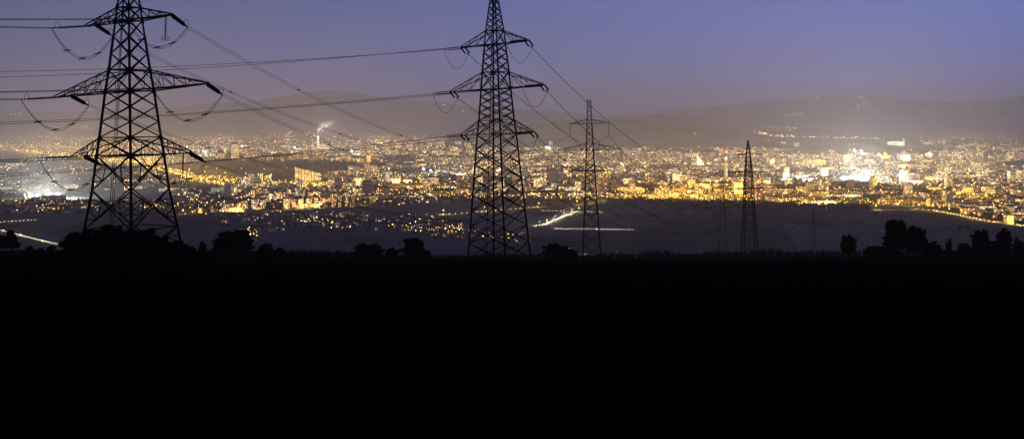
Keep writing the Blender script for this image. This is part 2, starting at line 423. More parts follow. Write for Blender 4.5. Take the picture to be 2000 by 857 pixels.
def wire_pts(S, E, sag, n=40):
    return [S.lerp(E, i / n) + Vector((0, 0, -4 * sag * (i / n) * (1 - i / n))) for i in range(n + 1)]
def find_t(S, E, px):
    lo, hi = 0., 1.
    f = lambda t: 1000 + F * lerp(S.x, E.x, t) / lerp(S.y, E.y, t) - px
    if f(lo) * f(hi) > 0: return None
    for _ in range(50):
        m_ = (lo + hi) / 2
        if f(lo) * f(m_) <= 0: hi = m_
        else: lo = m_
    return lo
def fit_sag(S, E, px, py):
    t = find_t(S, E, px)
    if t is None: return 8
    zn = (HOR - py) / F * lerp(S.y, E.y, t)
    return (lerp(S.z, E.z, t) - zn) / (4 * t * (1 - t))
def fit_end(S, Exy, p1, p2):         # free end height and sag from two seen points
    E = Vector((Exy[0], Exy[1], 0)); eq = []
    for px, py in (p1, p2):
        t = find_t(S, E, px); zn = (HOR - py) / F * lerp(S.y, E.y, t)
        eq.append((t, -4 * t * (1 - t), zn - S.z * (1 - t)))      # t*Ez - 4t(1-t)sag = zn - S.z(1-t)
    (a, b, c), (d_, e, f_) = eq; det = a * e - b * d_
    return (c * e - b * f_) / det, (a * f_ - c * d_) / det

def conductor(S, E, sag, label, group, rad=.035, twin=0, spacers=(), n=48):
    root = empty('power_line', S); tag(root, label, 'power line', group)
    pts = wire_pts(S, E, sag, n)
    perp = (E - S).cross(Vector((0, 0, 1))).normalized()
    for o in ((-twin / 2, twin / 2) if twin else (0,)):
        g = MB(); g.tube([p + perp * o - S + Vector((0, 0, o * .35)) for p in pts], rad, 5); g.build('conductor', M['wire'], root)
    for t in spacers:
        p = S.lerp(E, t) + Vector((0, 0, -4 * sag * t * (1 - t))) - S
        g = MB(); dirr = (E - S).normalized(); g.bar(p - perp * (twin / 2 + .05), p + perp * (twin / 2 + .05), .10); g.bar(p - dirr * .45, p + dirr * .45, .12)
        g.build('spacer', M['wire'], root)
    return root
wname = {0: 'top', 1: 'middle', 2: 'bottom'}

# pylon 1, the big one on the left
d1 = 150.; k1 = d1 / F; Z1 = lambda y: (HOR - y) * k1
prof1 = [(-95, 3), (-60, 9), (0, 19), (15, 21.5), (43, 25), (140, 38.5), (178, 45), (270, 57), (303, 62), (370, 71), (470, 91), (520, 99)]
lev1 = [-92, -76, -60, -44, -28, -12, 15, 40, 72, 105, 138, 178, 208, 238, 268, 303, 370, 445]
PH1 = R(-26); cp1 = math.cos(PH1)
arms1 = [(Z1(41), Z1(15), (7.75, 7.55), .4, 4), (Z1(178), Z1(137), (14.0, 13.5), .45, 5), (Z1(303), Z1(268), (10.6, 10.45), .45, 5)]
foot1 = slope_z(-52, 150) 
c1 = 257.5
root1, tips1 = lattice_tower(c1, d1, 0, -.012, PH1, prof1, lev1, arms1, .27, .13,
    'largest black lattice pylon at the left, behind the big round thicket', None, foot1, ladder=((-.9, .5, -5), (-3.3, 1.0, 475), 3), gus=.8, tilt=(.05, .045, .025), alt=2)
# pylon 2
d2 = 160.; k2 = d2 / F; Z2 = lambda y: (HOR - y) * k2
prof2 = [(-45, 1.5), (0, 8), (35, 14), (60, 18), (85, 20.5), (140, 26.5), (175, 29.5), (235, 35), (265, 39), (505, 62), (540, 65)]
lev2 = [-43, -30, -16, -3, 12, 24, 35, 47, 60, 87, 103, 120, 140, 174, 189, 204, 219, 235, 263, 291, 320, 349, 379, 410, 441, 473, 505]
cph = math.cos(R(34))
arms2 = [(Z2(87), Z2(60), (5.85, 5.55), .42, 3), (Z2(174), Z2(141), (8.05, 8.0), .42, 3), (Z2(262), Z2(235), (6.2, 6.15), .42, 3)]
root2, tips2 = lattice_tower(975.5, d2, 0, -.020, R(-34), prof2, lev2, arms2, .25, .105,
    'tall slender black lattice pylon in the middle, its legs crossing the bright city', None, slope_z(-2, 160), ladder=((-.2, 0, -5), (-1.9, 1.0, 500), 1), big=False, gus=.4, tilt=(.035, .03, .025))
# pylon 3 and its far follower
def suspension_tower(px, d, sy, y0, label, group, m='steel_far', foot=None, wl=.32, wb=.15):
    # sy: how much smaller than in the drawing of pylon 3 (rows counted from row y0)
    k = d / F; Zr = lambda y: (HOR - (y0 + (y - 195) * sy)) * k; rw = lambda y: y0 + (y - 195) * sy
    prof = [(rw(y), r * sy) for y, r in ((194, 4.2), (232, 6.2), (243, 7.0), (279, 9), (293, 9.8), (321, 11.5), (334, 12.3), (400, 17), (500, 25), (540, 28))]
    lev = [rw(y) for y in (195, 204, 213, 222, 232, 243, 255, 267, 279, 293, 307, 321, 334, 348, 363, 379, 396, 415, 435, 457, 480)]
    arms = [(Zr(242), Zr(233), 37.7 * sy * k, .25, 4), (Zr(293), Zr(280), 61 * sy * k, .25, 5), (Zr(334), Zr(322), 41 * sy * k, .25, 4)]
    root, tips = lattice_tower(px, d, 0, -.018, R(-2), prof, lev, arms, wl, wb, label, group, foot, m=m, big=False, gus=0)
    ends = []
    for lv in range(3):
        row = []
        for s in (0, 1):
            a = (tips[lv][s][0] + tips[lv][s][1]) / 2; b = a + Vector((0, 0, -23.5 * sy * k))
            o = string_mb(a, b, .13 if d < 500 else .12, 12, .05).build('insulator', M['glass'], root)
            row.append(to_world(root, b))
        ends.append(row)
    return root, ends
d3 = 395.; root3, ends3 = suspension_tower(1156, d3, 1.0, 195, 'black suspension pylon with long hanging insulators, just right of the tall middle pylon', None, foot=slope_z(28, 395))
d5 = 790.; root5, ends5 = suspension_tower(1413, d5, .5, 346, 'faint hazy pylon standing in the dark fields beside the right hand pylon', 'faint pylons down in the valley', foot=slope_z((1413 - 1000) / F * d5, d5), wl=.17, wb=.05)
def flat_tower(px, d, sy, y0, label, group, foot, wl=.26, wb=.11):
    k = d / F; rw = lambda y: y0 + (y - 274) * sy; Zr = lambda y: (HOR - rw(y)) * k
    prof = [(rw(y), r * sy) for y, r in ((273, .8), (302, 5.6), (337, 8.6), (370, 10.5), (500, 20), (540, 23))]
    lev = [rw(y) for y in (274, 281, 288, 295, 302, 311, 320, 329, 337, 348, 359, 370, 382, 395, 409, 424, 440, 457, 475)]
    arms = [(Zr(302.5), Zr(300), 27.5 * sy * k, .2, 3), (Zr(337), Zr(334), 40 * sy * k, .2, 4), (Zr(369), Zr(367), 28 * sy * k, .2, 3)]
    root, tips = lattice_tower(px, d, 0, -.016, R(2), prof, lev, arms, wl, wb, label, group, foot, ladder=((0, 0, rw(280)), (0, 0, rw(496)), 1), m='steel_far', big=False, gus=0)
    ends = []
    for lv in range(3):
        row = []
        for s in (0, 1):
            a = (tips[lv][s][0] + tips[lv][s][1]) / 2; b = a + Vector((0, 0, -(13 if lv < 2 else 24) * sy * k))
            string_mb(a, b, .10, 8, .04).build('insulator', M['glass'], root)
            row.append(to_world(root, b))
        ends.append(row)
    return root, ends
d4 = 411.; root4, ends4 = flat_tower(1464.5, d4, 1.0, 274, 'black pointed pylon with thin flat crossarms, rightmost of the dark pylons', None, slope_z((461) / F * 411, 411))
d6 = 1000.; root6, ends6 = flat_tower(1590, d6, .41, 406, 'fainter and smaller hazy pylon left of the lone round tree', 'faint pylons down in the valley', slope_z(590 / F * 1000, 1000), .15, .05)

# fittings and wires of pylon 1
LEFT1 = Vector((-1, .02, 0)).normalized(); toward3 = Vector((.29, .95, 0)).normalized()
leftpts = {0: [(0, 53), (0, 38)], 1: [(0, 194), (0, 180)], 2: [(0, 313), (0, 317)]}
thru = {(0, 1): (720, 240), (0, 0): (700, 272), (1, 1): (587, 258), (1, 0): (600, 340), (2, 1): (800, 422), (2, 0): (690, 430)}
side = {0: 'left', 1: 'right'}
for lv in range(3):
    for s in (0, 1):
        te, lo = tips1[lv][s]; fr = (.68, .67, .52)[lv]; tipc = (te[0] + te[1]) / 2
        near, far = (tipc, lo[1].lerp(te[1], fr)) if s == 0 else (lo[0].lerp(te[0], fr), tipc)
        if s == 0: far = lo[0].lerp(te[0], fr)
        else: near = lo[1].lerp(te[1], fr)
        aw, bw = to_world(root1, near), to_world(root1, far)
        le = aw + LEFT1 * 5.1 + Vector((0, 0, -.28))
        re = bw + toward3 * 3.9 + Vector((0, 0, -1.35))
        for a, b, n_ in ((aw, aw.lerp(le, .88), 1), (bw, bw.lerp(re, .85), 2)):
            for o in ((0,) if n_ == 1 else (-.15, .15)):
                string_mb(local(root1, a + Vector((0, 0, o))), local(root1, b + Vector((0, 0, o * .6))), .19, 22, .07).build('insulator', M['glass'], root1)
        g = MB()
        g.bar(local(root1, aw.lerp(le, .86)), local(root1, le), .14); hoop(g, local(root1, aw.lerp(le, .84)), .55); g.build('clamp', M['steel'], root1)
        g = MB(); g.bar(local(root1, bw.lerp(re, .83)), local(root1, re), .14); hoop(g, local(root1, bw.lerp(re, .9)), .55)
        g.build('clamp', M['steel'], root1)
        jsag = (3.7, 3.9, 4.0)[lv]
        if s == 1 and lv != 1: jsag = 3.3
        pp = wire_pts(le, re, jsag, 20); g = MB(); off = (re - le).cross(Vector((0, 0, 1))).normalized() * .16
        for q in (-1, 1): g.tube([local(root1, p + off * q + Vector((0, 0, .13 * q))) for p in pp], .035, 5)
        for t in (5, 10, 15): g.bar(local(root1, pp[t] - Vector((.5, 0, .1))), local(root1, pp[t] + Vector((.5, 0, -.1 + .2 * (t / 10)))), .15)
        g.build('jumper_cable', M['wire'], root1)
        if s == 1 and lv != 1:
            a = tipc.lerp((lo[0] + lo[1]) / 2, .14) + Vector((0, 0, .1)); b = a + Vector((-.15, 0, -3.1))
            string_mb(a, b, .17, 20, .06).build('insulator', M['glass'], root1)
            g = MB(); hoop(g, b + Vector((-.4, 0, -.3)), .3, .04); hoop(g, b + Vector((.4, 0, -.3)), .3, .04); g.bar(b, b + Vector((0, 0, -.4)), .12); g.build('clamp', M['steel'], root1)
        # wire to the left
        Exy = (le.x - 190, le.y + 12); t = find_t(le, Vector((*Exy, 0)), 0) or .05
        py = leftpts[lv][s][1]; zn = (HOR - py) / F * lerp(le.y, Exy[1], t); sag = 3.0
        Ez = (zn + 4 * sag * t * (1 - t) - le.z * (1 - t)) / t
        conductor(le, Vector((*Exy, Ez)), sag, f'wires from the {wname[lv]} {side[s]} arm of the largest pylon to the left edge', 'wires of the largest pylon', .036, .34, (.3, .7))
        E = ends3[lv][s]; tp = thru[(lv, s)]
        conductor(re, E, fit_sag(re, E, *tp), f'pair of wires sagging right from the {wname[lv]} {side[s]} arm of the largest pylon', 'wires of the largest pylon', .027, .42, (.12, .28, .47, .66, .85))
for lv in range(3):
    for s in (0, 1):
        S, E = ends3[lv][s], ends5[lv][s]
        conductor(S, E, 17 - 1.5 * lv, f'thin sagging wires beyond the hanging insulator pylon, {wname[lv]} {side[s]} arm', 'wires over the dark fields', .07, 0)
        E2 = E + Vector((260, 420, -70)); E2.z = max(E2.z, PLAIN + 22)
        conductor(E, E2, 9, f'very faint wires past the hazy pylon in the fields, {wname[lv]} {side[s]} arm', 'wires over the dark fields', .07, 0)
# fittings and wires of pylon 2
left2 = {0: (((437, 125.5), (0, 140)), ((437, 130), (0, 151))), 1: (((437, 217), (0, 239)), ((437, 219.5), (0, 243))), 2: (((437, 312), (0, 340)), ((500, 308), (0, 345)))}
thru2 = {(0, 1): (1155, 208), (0, 0): (1090, 250), (1, 1): (1200, 305), (1, 0): (1050, 298), (2, 1): (1300, 430), (2, 0): (1290, 453)}
for lv in range(3):
    for s in (0, 1):
        aw = to_world(root2, tips2[lv][s][0]); bw = to_world(root2, tips2[lv][s][1]); mid = (aw + bw) / 2
        le = mid + Vector((-2.9, .25, -.25)); re = mid + Vector((.75, 2.1, -.85))
        for o in (-.13, .13):
            string_mb(local(root2, mid + Vector((0, 0, o))), local(root2, mid.lerp(le, .85) + Vector((0, 0, o))), .12, 14, .05).build('insulator', M['glass'], root2)
            string_mb(local(root2, mid + Vector((o * 2.4, 0, o * .3))), local(root2, mid.lerp(re, .9) + Vector((o * 2.4, 0, o * .3))), .13, 9, .05).build('insulator', M['glass'], root2)
        g = MB(); g.bar(local(root2, mid.lerp(le, .84)), local(root2, le), .10); g.build('clamp', M['steel'], root2); g = MB(); g.bar(local(root2, mid.lerp(re, .86)), local(root2, re), .16)
        g.build('clamp', M['steel'], root2)
        g = MB(); g.tube([local(root2, p) for p in wire_pts(le, re, 2.55, 18)], .032, 5); g.build('jumper_cable', M['wire'], root2)
        Exy = (-290, 250); Ez, sag = fit_end(le, Exy, *left2[lv][s])
        conductor(le, Vector((*Exy, Ez)), sag, f'long wire running left from the {wname[lv]} {side[s]} arm of the tall middle pylon', 'wires of the tall middle pylon', .036, 0)
        E = ends4[lv][s]
        conductor(re, E, fit_sag(re, E, *thru2[(lv, s)]), f'wire dropping right from the {wname[lv]} {side[s]} arm of the tall middle pylon', 'wires of the tall middle pylon', .042, 0)
for lv in range(3):
    for s in (0, 1):
        S, E = ends4[lv][s], ends6[lv][s]
        conductor(S, E, 16, f'faint wire running on from the {wname[lv]} {side[s]} arm of the pointed pylon', 'wires over the dark fields', .04, 0)

# ------------------------------------------------------------------ roads of the valley
def px_path(pts, step=6):
    out = []
    for (a, b), (c, d) in zip(pts, pts[1:]):
        n = max(1, int(math.hypot(c - a, d - b) / step))
        for i in range(n): out.append((lerp(a, c, i / n), lerp(b, d, i / n)))
    out.append(pts[-1]); return out
def world_path(pts, spacing):
    W_ = [ground(*p) for p in px_path(pts)]; out = [W_[0]]; acc = 0
    for a, b in zip(W_, W_[1:]):
        L_ = (b - a).length; s = spacing - acc
        while s < L_: out.append(a.lerp(b, s / L_)); s += spacing
        acc = L_ - (s - spacing)
    return out
roads = {}
def road(name, pts, width, label=None):
    W_ = [ground(*p) for p in px_path(pts, 10)]; g = MB(); P = []; n = len(W_); zz = PLAIN + .05 + .012 * len(roads)
    for i, p in enumerate(W_):
        d = (W_[min(i + 1, n - 1)] - W_[max(i - 1, 0)]); d.z = 0; d.normalize(); x = Vector((d.y, -d.x, 0)) * width / 2
        P += [Vector((p.x, p.y, zz)) - x, Vector((p.x, p.y, zz)) + x]
    g.shared(P, [(2 * i, 2 * i + 1, 2 * i + 3, 2 * i + 2) for i in range(n - 1)])
    tag(g.build('road', M['road']), kind='structure'); roads[name] = pts
RD = {
 'motorway': ([(-60, 292), (60, 298), (150, 305), (205, 314), (262, 322), (330, 334), (400, 352), (460, 360), (520, 362), (600, 366), (660, 370)], 34),
 'slip': ([(205, 314), (300, 321), (420, 334), (520, 335), (600, 332)], 16),
 'lane_w': ([(-60, 440), (0, 434.5), (80, 429)], 8),
 'lane_sw': ([(-60, 430), (0, 449), (50, 462), (130, 481), (200, 498)], 9),
 'village': ([(290, 432), (330, 436), (390, 437)], 8),
 'hill_lane': ([(1050, 441), (1066, 438), (1085, 430), (1100, 423), (1112, 420), (1122, 415), (1132, 413)], 9),
 'field_road': ([(1058, 411), (1110, 413), (1180, 414)], 9),
 'low_road': ([(1082, 446.5), (1160, 447.5), (1242, 449)], 9),
 'mid_road': ([(868, 419), (905, 417), (960, 412), (1010, 408), (1066, 403)], 12),
 'edge_c': ([(1130, 400), (1180, 391), (1250, 388), (1310, 386)], 14),
 'edge_d': ([(1330, 398), (1395, 392), (1440, 395), (1520, 397), (1560, 404), (1640, 408), (1720, 410), (1800, 409)], 14),
 'bypass': ([(1790, 408), (1825, 411), (1868, 419), (1920, 430), (1960, 436), (2010, 442), (2110, 456)], 26),
 'avenue': ([(1690, 350), (1760, 358), (1830, 370), (1880, 384), (1930, 392), (2010, 405), (2100, 416)], 24),
 'estate': ([(360, 418), (430, 414), (500, 414), (560, 410), (620, 406), (690, 403), (735, 399)], 14),
 'bridge': ([(640, 342), (690, 337), (760, 330), (850, 326), (930, 320)], 20),
 'south': ([(650, 397), (760, 392), (850, 386), (920, 380)], 12),
 'far_a': ([(380, 316), (470, 314), (560, 310), (700, 300), (860, 290)], 26),
 'far_b': ([(420, 283.5), (520, 280), (600, 281), (700, 283)], 60),
 'hamlet': ([(900, 441), (960, 450), (1040, 456)], 8),
 'crest_lane': ([(1110, 493), (1150, 497), (1230, 500)], 7),
}
for k_, (pts, wd) in RD.items(): road(k_, pts, wd)

# ------------------------------------------------------------------ light sources: lamps and cars
lamp_cols = {'sodium': (1, .52, .06), 'warmwhite': (1, .74, .40), 'coolwhite': (.95, 1, .86)}
lamp_meshes = {}
def lamp_mesh(kind, h, r):
    key = (kind, round(h, 1), round(r, 2))
    if key not in lamp_meshes:
        g = MB(); g.tube([(0, 0, 0), (0, 0, h * .96), (.9, 0, h), (1.3, 0, h)], .14, 4, 0)
        g.shared([(1.3 + x * r, y * r, h - .1 + z * r) for x, y, z in ((1, 0, 0), (-1, 0, 0), (0, 1, 0), (0, -1, 0), (0, 0, .5), (0, 0, -.9))],
                 [(0, 2, 4), (2, 1, 4), (1, 3, 4), (3, 0, 4), (2, 0, 5), (1, 2, 5), (3, 1, 5), (0, 3, 5)], 1)
        o = g.build('street_lamp', [M['steel_far'], M[kind]]); me = o.data; bpy.data.objects.remove(o); lamp_meshes[key] = me
    return lamp_meshes[key]
n_lamp = [0]; lamp_stuff = {k: MB() for k in lamp_cols}
MAXLAMP = 290
def street_lamp(p, kind, label, group, h=10, r=.8, power=0):
    if n_lamp[0] >= MAXLAMP:
        return lamp_dot(p, kind, h, r)
    n_lamp[0] += 1
    o = bpy.data.objects.new('street_lamp', lamp_mesh(kind, h, r)); col.objects.link(o); o.location = p
    o.rotation_euler.z = rnd.random() * 6.28
    tag(o, label, 'street lamp', group)
    if power: lamp_light(o, (1.3, 0, h - 1.2 - r), power, lamp_cols[kind], 1.0)
    return o
def lamp_dot(p, kind, h, r):
    g = lamp_stuff[kind]; x0, y0, z0 = p
    g.bar((x0, y0, z0), (x0, y0, z0 + h - r), .22, mi=0)
    g.shared([(x0 + x * r, y0 + y * r, z0 + h + z * r) for x, y, z in ((1, 0, 0), (-1, 0, 0), (0, 1, 0), (0, -1, 0), (0, 0, .8), (0, 0, -.8))],
             [(0, 2, 4), (2, 1, 4), (1, 3, 4), (3, 0, 4), (2, 0, 5), (1, 2, 5), (3, 1, 5), (0, 3, 5)], 1)
road_lamps = [   # road, spacing m, kind, height, head radius, power, text
 ('motorway', 48, 'sodium', 13, 1.15, 3.5e5, 'tall orange lamp on the curving motorway behind the largest pylon'),
 ('lane_w', 60, 'warmwhite', 8, .7, 2e4, 'small lamp on the short pale lane at the left edge'),
 ('hill_lane', 45, 'warmwhite', 8, .55, 3e4, 'warm lamp on the winding lane right of the tall middle pylon'),
 ('field_road', 60, 'warmwhite', 8, .5, 2e4, 'pale lamp on the straight road across the dark fields'),
 ('mid_road', 60, 'sodium', 10, .9, 1.2e5, 'orange lamp on the country road behind the tall middle pylon'),
 ('edge_c', 60, 'sodium', 10, 1.1, 1.4e5, 'orange lamp on the city edge road left of the red and white chimney'),
 ('edge_d', 62, 'sodium', 10, 1.0, 1.4e5, 'orange lamp along the city edge behind the pointed pylon'),
 ('bypass', 42, 'sodium', 11, 1.0, 1.5e5, 'orange lamp on the lit bypass curving to the right edge'),
 ('avenue', 90, 'sodium', 13, 1.6, 2e5, 'orange lamp on the wide avenue right of the stadium'),
 ('estate', 42, 'sodium', 9, 1.1, 1.2e5, 'orange lamp at the foot of the apartment estate'),
 ('bridge', 90, 'sodium', 12, 1.6, 1e5, 'orange lamp on the road left of the brown tower blocks'),
 ('slip', 110, 'sodium', 12, 1.5, 8e4, 'orange lamp on the straight road past the dark woods'),
 ('hamlet', 60, 'sodium', 8, .7, 2.5e4, 'orange lamp on the hamlet road left of the middle pylon feet'),
 ('crest_lane', 28, 'sodium', 7, .45, 6e3, 'small orange lamp just over the crest below the right hand pylons'),
 ('south', 75, 'sodium', 9, 1.1, 5e4, 'orange lamp on the southern edge of the central quarter'),
]
for rn, spc, kd, h_, r_, pw, txt in road_lamps:
    for p in world_path(RD[rn][0], spc):
        if rnd.random() < .1: continue
        px_ = 1000 + F * p.x / p.y
        if not -15 < px_ < 2015: continue
        p = p + Vector((rnd.uniform(-6, 6), rnd.uniform(-6, 6), 0)) if rn not in ('crest_lane',) else p
        street_lamp(p, kd, txt, txt.split(' on ')[-1].split(' along ')[-1].split(' at ')[-1] + ' lamps', h_, r_ * rnd.uniform(.8, 1.2), pw)

car_me = {}
def car_mesh(white):
    if white not in car_me:
        g = MB()
        g.shared([(x, y, z) for x, y, z in ((-2.2, -.9, .3), (2.2, -.9, .3), (2.2, .9, .3), (-2.2, .9, .3), (-2.2, -.9, .85), (2.1, -.9, .8), (2.1, .9, .8), (-2.2, .9, .85),
                  (-1.7, -.75, 1.42), (.5, -.75, 1.42), (.5, .75, 1.42), (-1.7, .75, 1.42), (1.3, -.85, .88), (1.3, .85, .88))],
                 [(0, 1, 5, 4), (1, 2, 6, 5), (2, 3, 7, 6), (3, 0, 4, 7), (4, 5, 12, 9, 8), (7, 11, 10, 13, 6), (4, 8, 11, 7), (8, 9, 10, 11), (9, 12, 13, 10), (12, 5, 6, 13), (3, 2, 1, 0)], 0)
        for sy in (-.6, .6):
            g.box((2.28, sy, .45), .16, .5, .42, mi=1); g.box((-2.26, sy, .5), .12, .4, .3, mi=2)
        for sx in (-1.4, 1.4):
            for sy in (-.85, .85): g.tube([(sx, sy - .1, .33), (sx, sy + .1, .33)], .33, 8, 3)
        o = g.build('parked_car', [M['darkglass'], M['headlight'], M['taillight'], M['steel_far']]); car_me[white] = o.data; bpy.data.objects.remove(o)
    return car_me[white]
n_car = 0
for rn, spc, txt, pw, every in (('lane_sw', 7.0, 'car with bright headlights on the lane at the lower left', 1.6e4, 4), ('hill_lane', 7, 'car with bright headlights on the winding lane beside the middle pylon', 3e4, 3),
                     ('low_road', 5.2, 'car with bright headlights on the straight low road behind the hanging insulator pylon', 2.2e4, 3), ('lane_w', 8, 'car with bright headlights on the short pale lane at the left edge', 9e3, 4),
                     ('bypass', 17, 'car with lit headlights on the bypass at the right edge', 0, 1), ('mid_road', 16, 'car with lit headlights on the country road behind the middle pylon', 0, 1),
                     ('field_road', 9, 'car with lit headlights on the straight field road', 9e3, 5)):
    W_ = world_path(RD[rn][0], spc)
    for i, p in enumerate(W_[:-1]):
        px_ = 1000 + F * p.x / p.y
        if not 0 < px_ < 2010 or n_car >= 285: continue
        if rnd.random() < .06: continue
        n_car += 1; d = W_[i + 1] - p
        a = math.atan2(d.y, d.x)
        if (Vector((math.cos(a), math.sin(a), 0)) @ p) > 0 and rn != 'bypass' or (rn == 'bypass' and i % 2 and math.sin(a) > 0): a += math.pi
        o = bpy.data.objects.new('car', car_mesh(1)); col.objects.link(o)
        o.location = p + Vector((math.sin(a), -math.cos(a), 0)) * 1.8 + Vector((0, 0, .3)); o.rotation_euler.z = a
        tag(o, txt, 'car', 'cars on ' + txt.split(' on ')[-1])
        if pw and i % every == 0: lamp_light(o, (5, 0, 2.2), pw, (1, .78, .45), .5, 'headlight_beam')

# ------------------------------------------------------------------ buildings
WALLS = [(.42, .37, .28), (.50, .45, .36), (.38, .33, .27), (.30, .24, .19), (.46, .44, .40), (.36, .26, .19), (.52, .50, .44), (.28, .26, .24)]
WN = ['sand coloured', 'cream', 'beige', 'brown', 'grey', 'brick red', 'white', 'dark grey']
def in_poly(x, y, poly):
    c = False; j = len(poly) - 1
    for i in range(len(poly)):
        (xi, yi), (xj, yj) = poly[i], poly[j]
        if (yi > y) != (yj > y) and x < (xj - xi) * (y - yi) / (yj - yi) + xi: c = not c
        j = i
    return c
# quarters: outline in the photo, how many buildings, kinds (block, tower, hall, house), share of lit windows, lamps, lamp mix, words
Q = [
 ('far northern suburbs', [(-20, 257), (330, 262), (600, 266), (900, 268), (900, 292), (640, 292), (420, 292), (-20, 290)], 700, (.3, .02, .1, .58), .26, 1300, (.42, .40, .18)),
 ('far left quarter', [(0, 286), (360, 288), (440, 300), (440, 312), (330, 328), (260, 316), (150, 298), (0, 292)], 330, (.3, .06, .25, .39), .34, 260, (.62, .28, .10)),
 ('left plain', [(0, 302), (140, 310), (250, 326), (380, 356), (380, 376), (0, 372)], 150, (.05, 0, .1, .85), .22, 210, (.25, .35, .40)),
 ('left village', [(0, 393), (150, 391), (190, 396), (440, 398), (440, 416), (200, 414), (0, 420)], 120, (.03, 0, .04, .93), .16, 90, (.7, .15, .15)),
 ('hillside village', [(330, 372), (480, 380), (430, 414), (335, 408)], 50, (.05, 0, 0, .95), .2, 46, (.6, .2, .2)),
 ('business quarter', [(330, 288), (520, 290), (680, 286), (900, 292), (900, 318), (800, 318), (640, 318), (420, 314)], 280, (.40, .05, .34, .21), .36, 480, (.45, .35, .20)),
 ('apartment estate', [(420, 372), (480, 362), (560, 358), (700, 360), (735, 372), (730, 396), (640, 403), (560, 408), (420, 412)], 110, (.62, .14, .08, .16), .32, 170, (.55, .30, .15)),
 ('central quarter', [(640, 336), (880, 318), (940, 318), (940, 388), (860, 388), (730, 396), (740, 362), (640, 356)], 300, (.38, .03, .26, .33), .32, 420, (.55, .30, .15)),
 ('garden suburb', [(700, 374), (930, 362), (940, 392), (860, 398), (730, 404)], 110, (.12, 0, .1, .78), .2, 90, (.8, .1, .1)),
 ('scattered hamlets', [(400, 418), (520, 420), (700, 420), (840, 424), (920, 446), (1035, 462), (1030, 484), (900, 470), (820, 456), (560, 440), (530, 468), (490, 474), (470, 442), (400, 430)], 150, (0, 0, .03, .97), .2, 105, (.66, .14, .20)),
 ('northern city', [(880, 272), (1100, 279), (1250, 286), (1500, 288), (1500, 322), (880, 322)], 800, (.40, .03, .20, .37), .34, 900, (.50, .38, .12)),
 ('middle city', [(900, 316), (1500, 316), (1500, 360), (900, 362)], 560, (.44, .03, .28, .25), .34, 760, (.52, .34, .14)),
 ('southern city', [(930, 358), (1240, 356), (1500, 358), (1500, 392), (1400, 390), (1180, 388), (1060, 388), (940, 392)], 360, (.36, .04, .38, .22), .36, 300, (.66, .22, .12)),
 ('old town below the castle', [(1490, 286), (1560, 296), (1700, 298), (1860, 298), (2010, 288), (2010, 330), (1490, 330)], 720, (.44, .03, .14, .39), .36, 820, (.50, .40, .10)),
 ('eastern hillside', [(1790, 268), (2010, 266), (2010, 292), (1860, 296), (1800, 284)], 240, (.1, .02, .05, .83), .4, 170, (.3, .55, .15)),
 ('eastern quarter', [(1490, 328), (2010, 328), (2010, 384), (1880, 374), (1740, 356), (1490, 358)], 620, (.32, .03, .18, .47), .32, 620, (.50, .38, .12)),
 ('railway works', [(1480, 358), (1740, 362), (1900, 384), (2010, 402), (2010, 424), (1960, 424), (1860, 404), (1560, 396), (1480, 390)], 240, (.18, .02, .60, .20), .34, 200, (.66, .20, .14)),
 ('eastern edge', [(1850, 396), (2010, 402), (2010, 432), (1960, 428), (1900, 420)], 46, (.35, .05, .45, .15), .34, 26, (.5, .3, .2)),
]
PARKS = [(1100, 335, 46, 6), (1290, 330, 40, 5), (980, 358, 30, 4), (1420, 345, 26, 6), (1560, 338, 44, 5), (1700, 332, 30, 4), (1790, 342, 50, 5), (1880, 358, 40, 5), (1240, 368, 36, 4), (860, 350, 36, 5), (780, 312, 36, 4), (1000, 300, 50, 4), (1350, 298, 50, 3), (540, 306, 40, 3), (1940, 300, 30, 3)]
landmarks_px = []    # rectangles kept free for named buildings
def keep_free(x0, x1, y0, y1): landmarks_px.append((x0, x1, y0, y1))
for r_ in ((570, 636, 350, 360), (445, 510, 300, 314), (418, 445, 300, 315), (700, 760, 340, 352), (690, 725, 356, 372), (755, 862, 352, 366), (640, 700, 390, 406),
           (1278, 1306, 378, 390), (1300, 1355, 350, 362), (1212, 1234, 284, 320), (1355, 1380, 316, 326), (1410, 1424, 350, 362), (1585, 1620, 352, 364),
           (1600, 1760, 352, 372), (1895, 1945, 406, 418), (1960, 1985, 410, 440), (1735, 1780, 306, 316), (55, 135, 376, 392), (1380, 1410, 360, 372), (1600, 1720, 380, 402)):
    keep_free(*r_)
fields_px = [[(400, 316), (640, 316), (700, 322), (640, 333), (560, 352), (420, 350), (300, 326)], [(585, 318), (760, 318), (700, 332), (640, 342), (600, 340)], [(760, 330), (850, 330), (840, 342), (760, 340)]]
singles = []; city = {'facade': MB()}
def kinds_pick(w_):
    x = rnd.random()
    for n_, v in zip(('block', 'tower', 'hall', 'house'), w_):
        if x < v: return n_
        x -= v
    return 'house'
cand = []
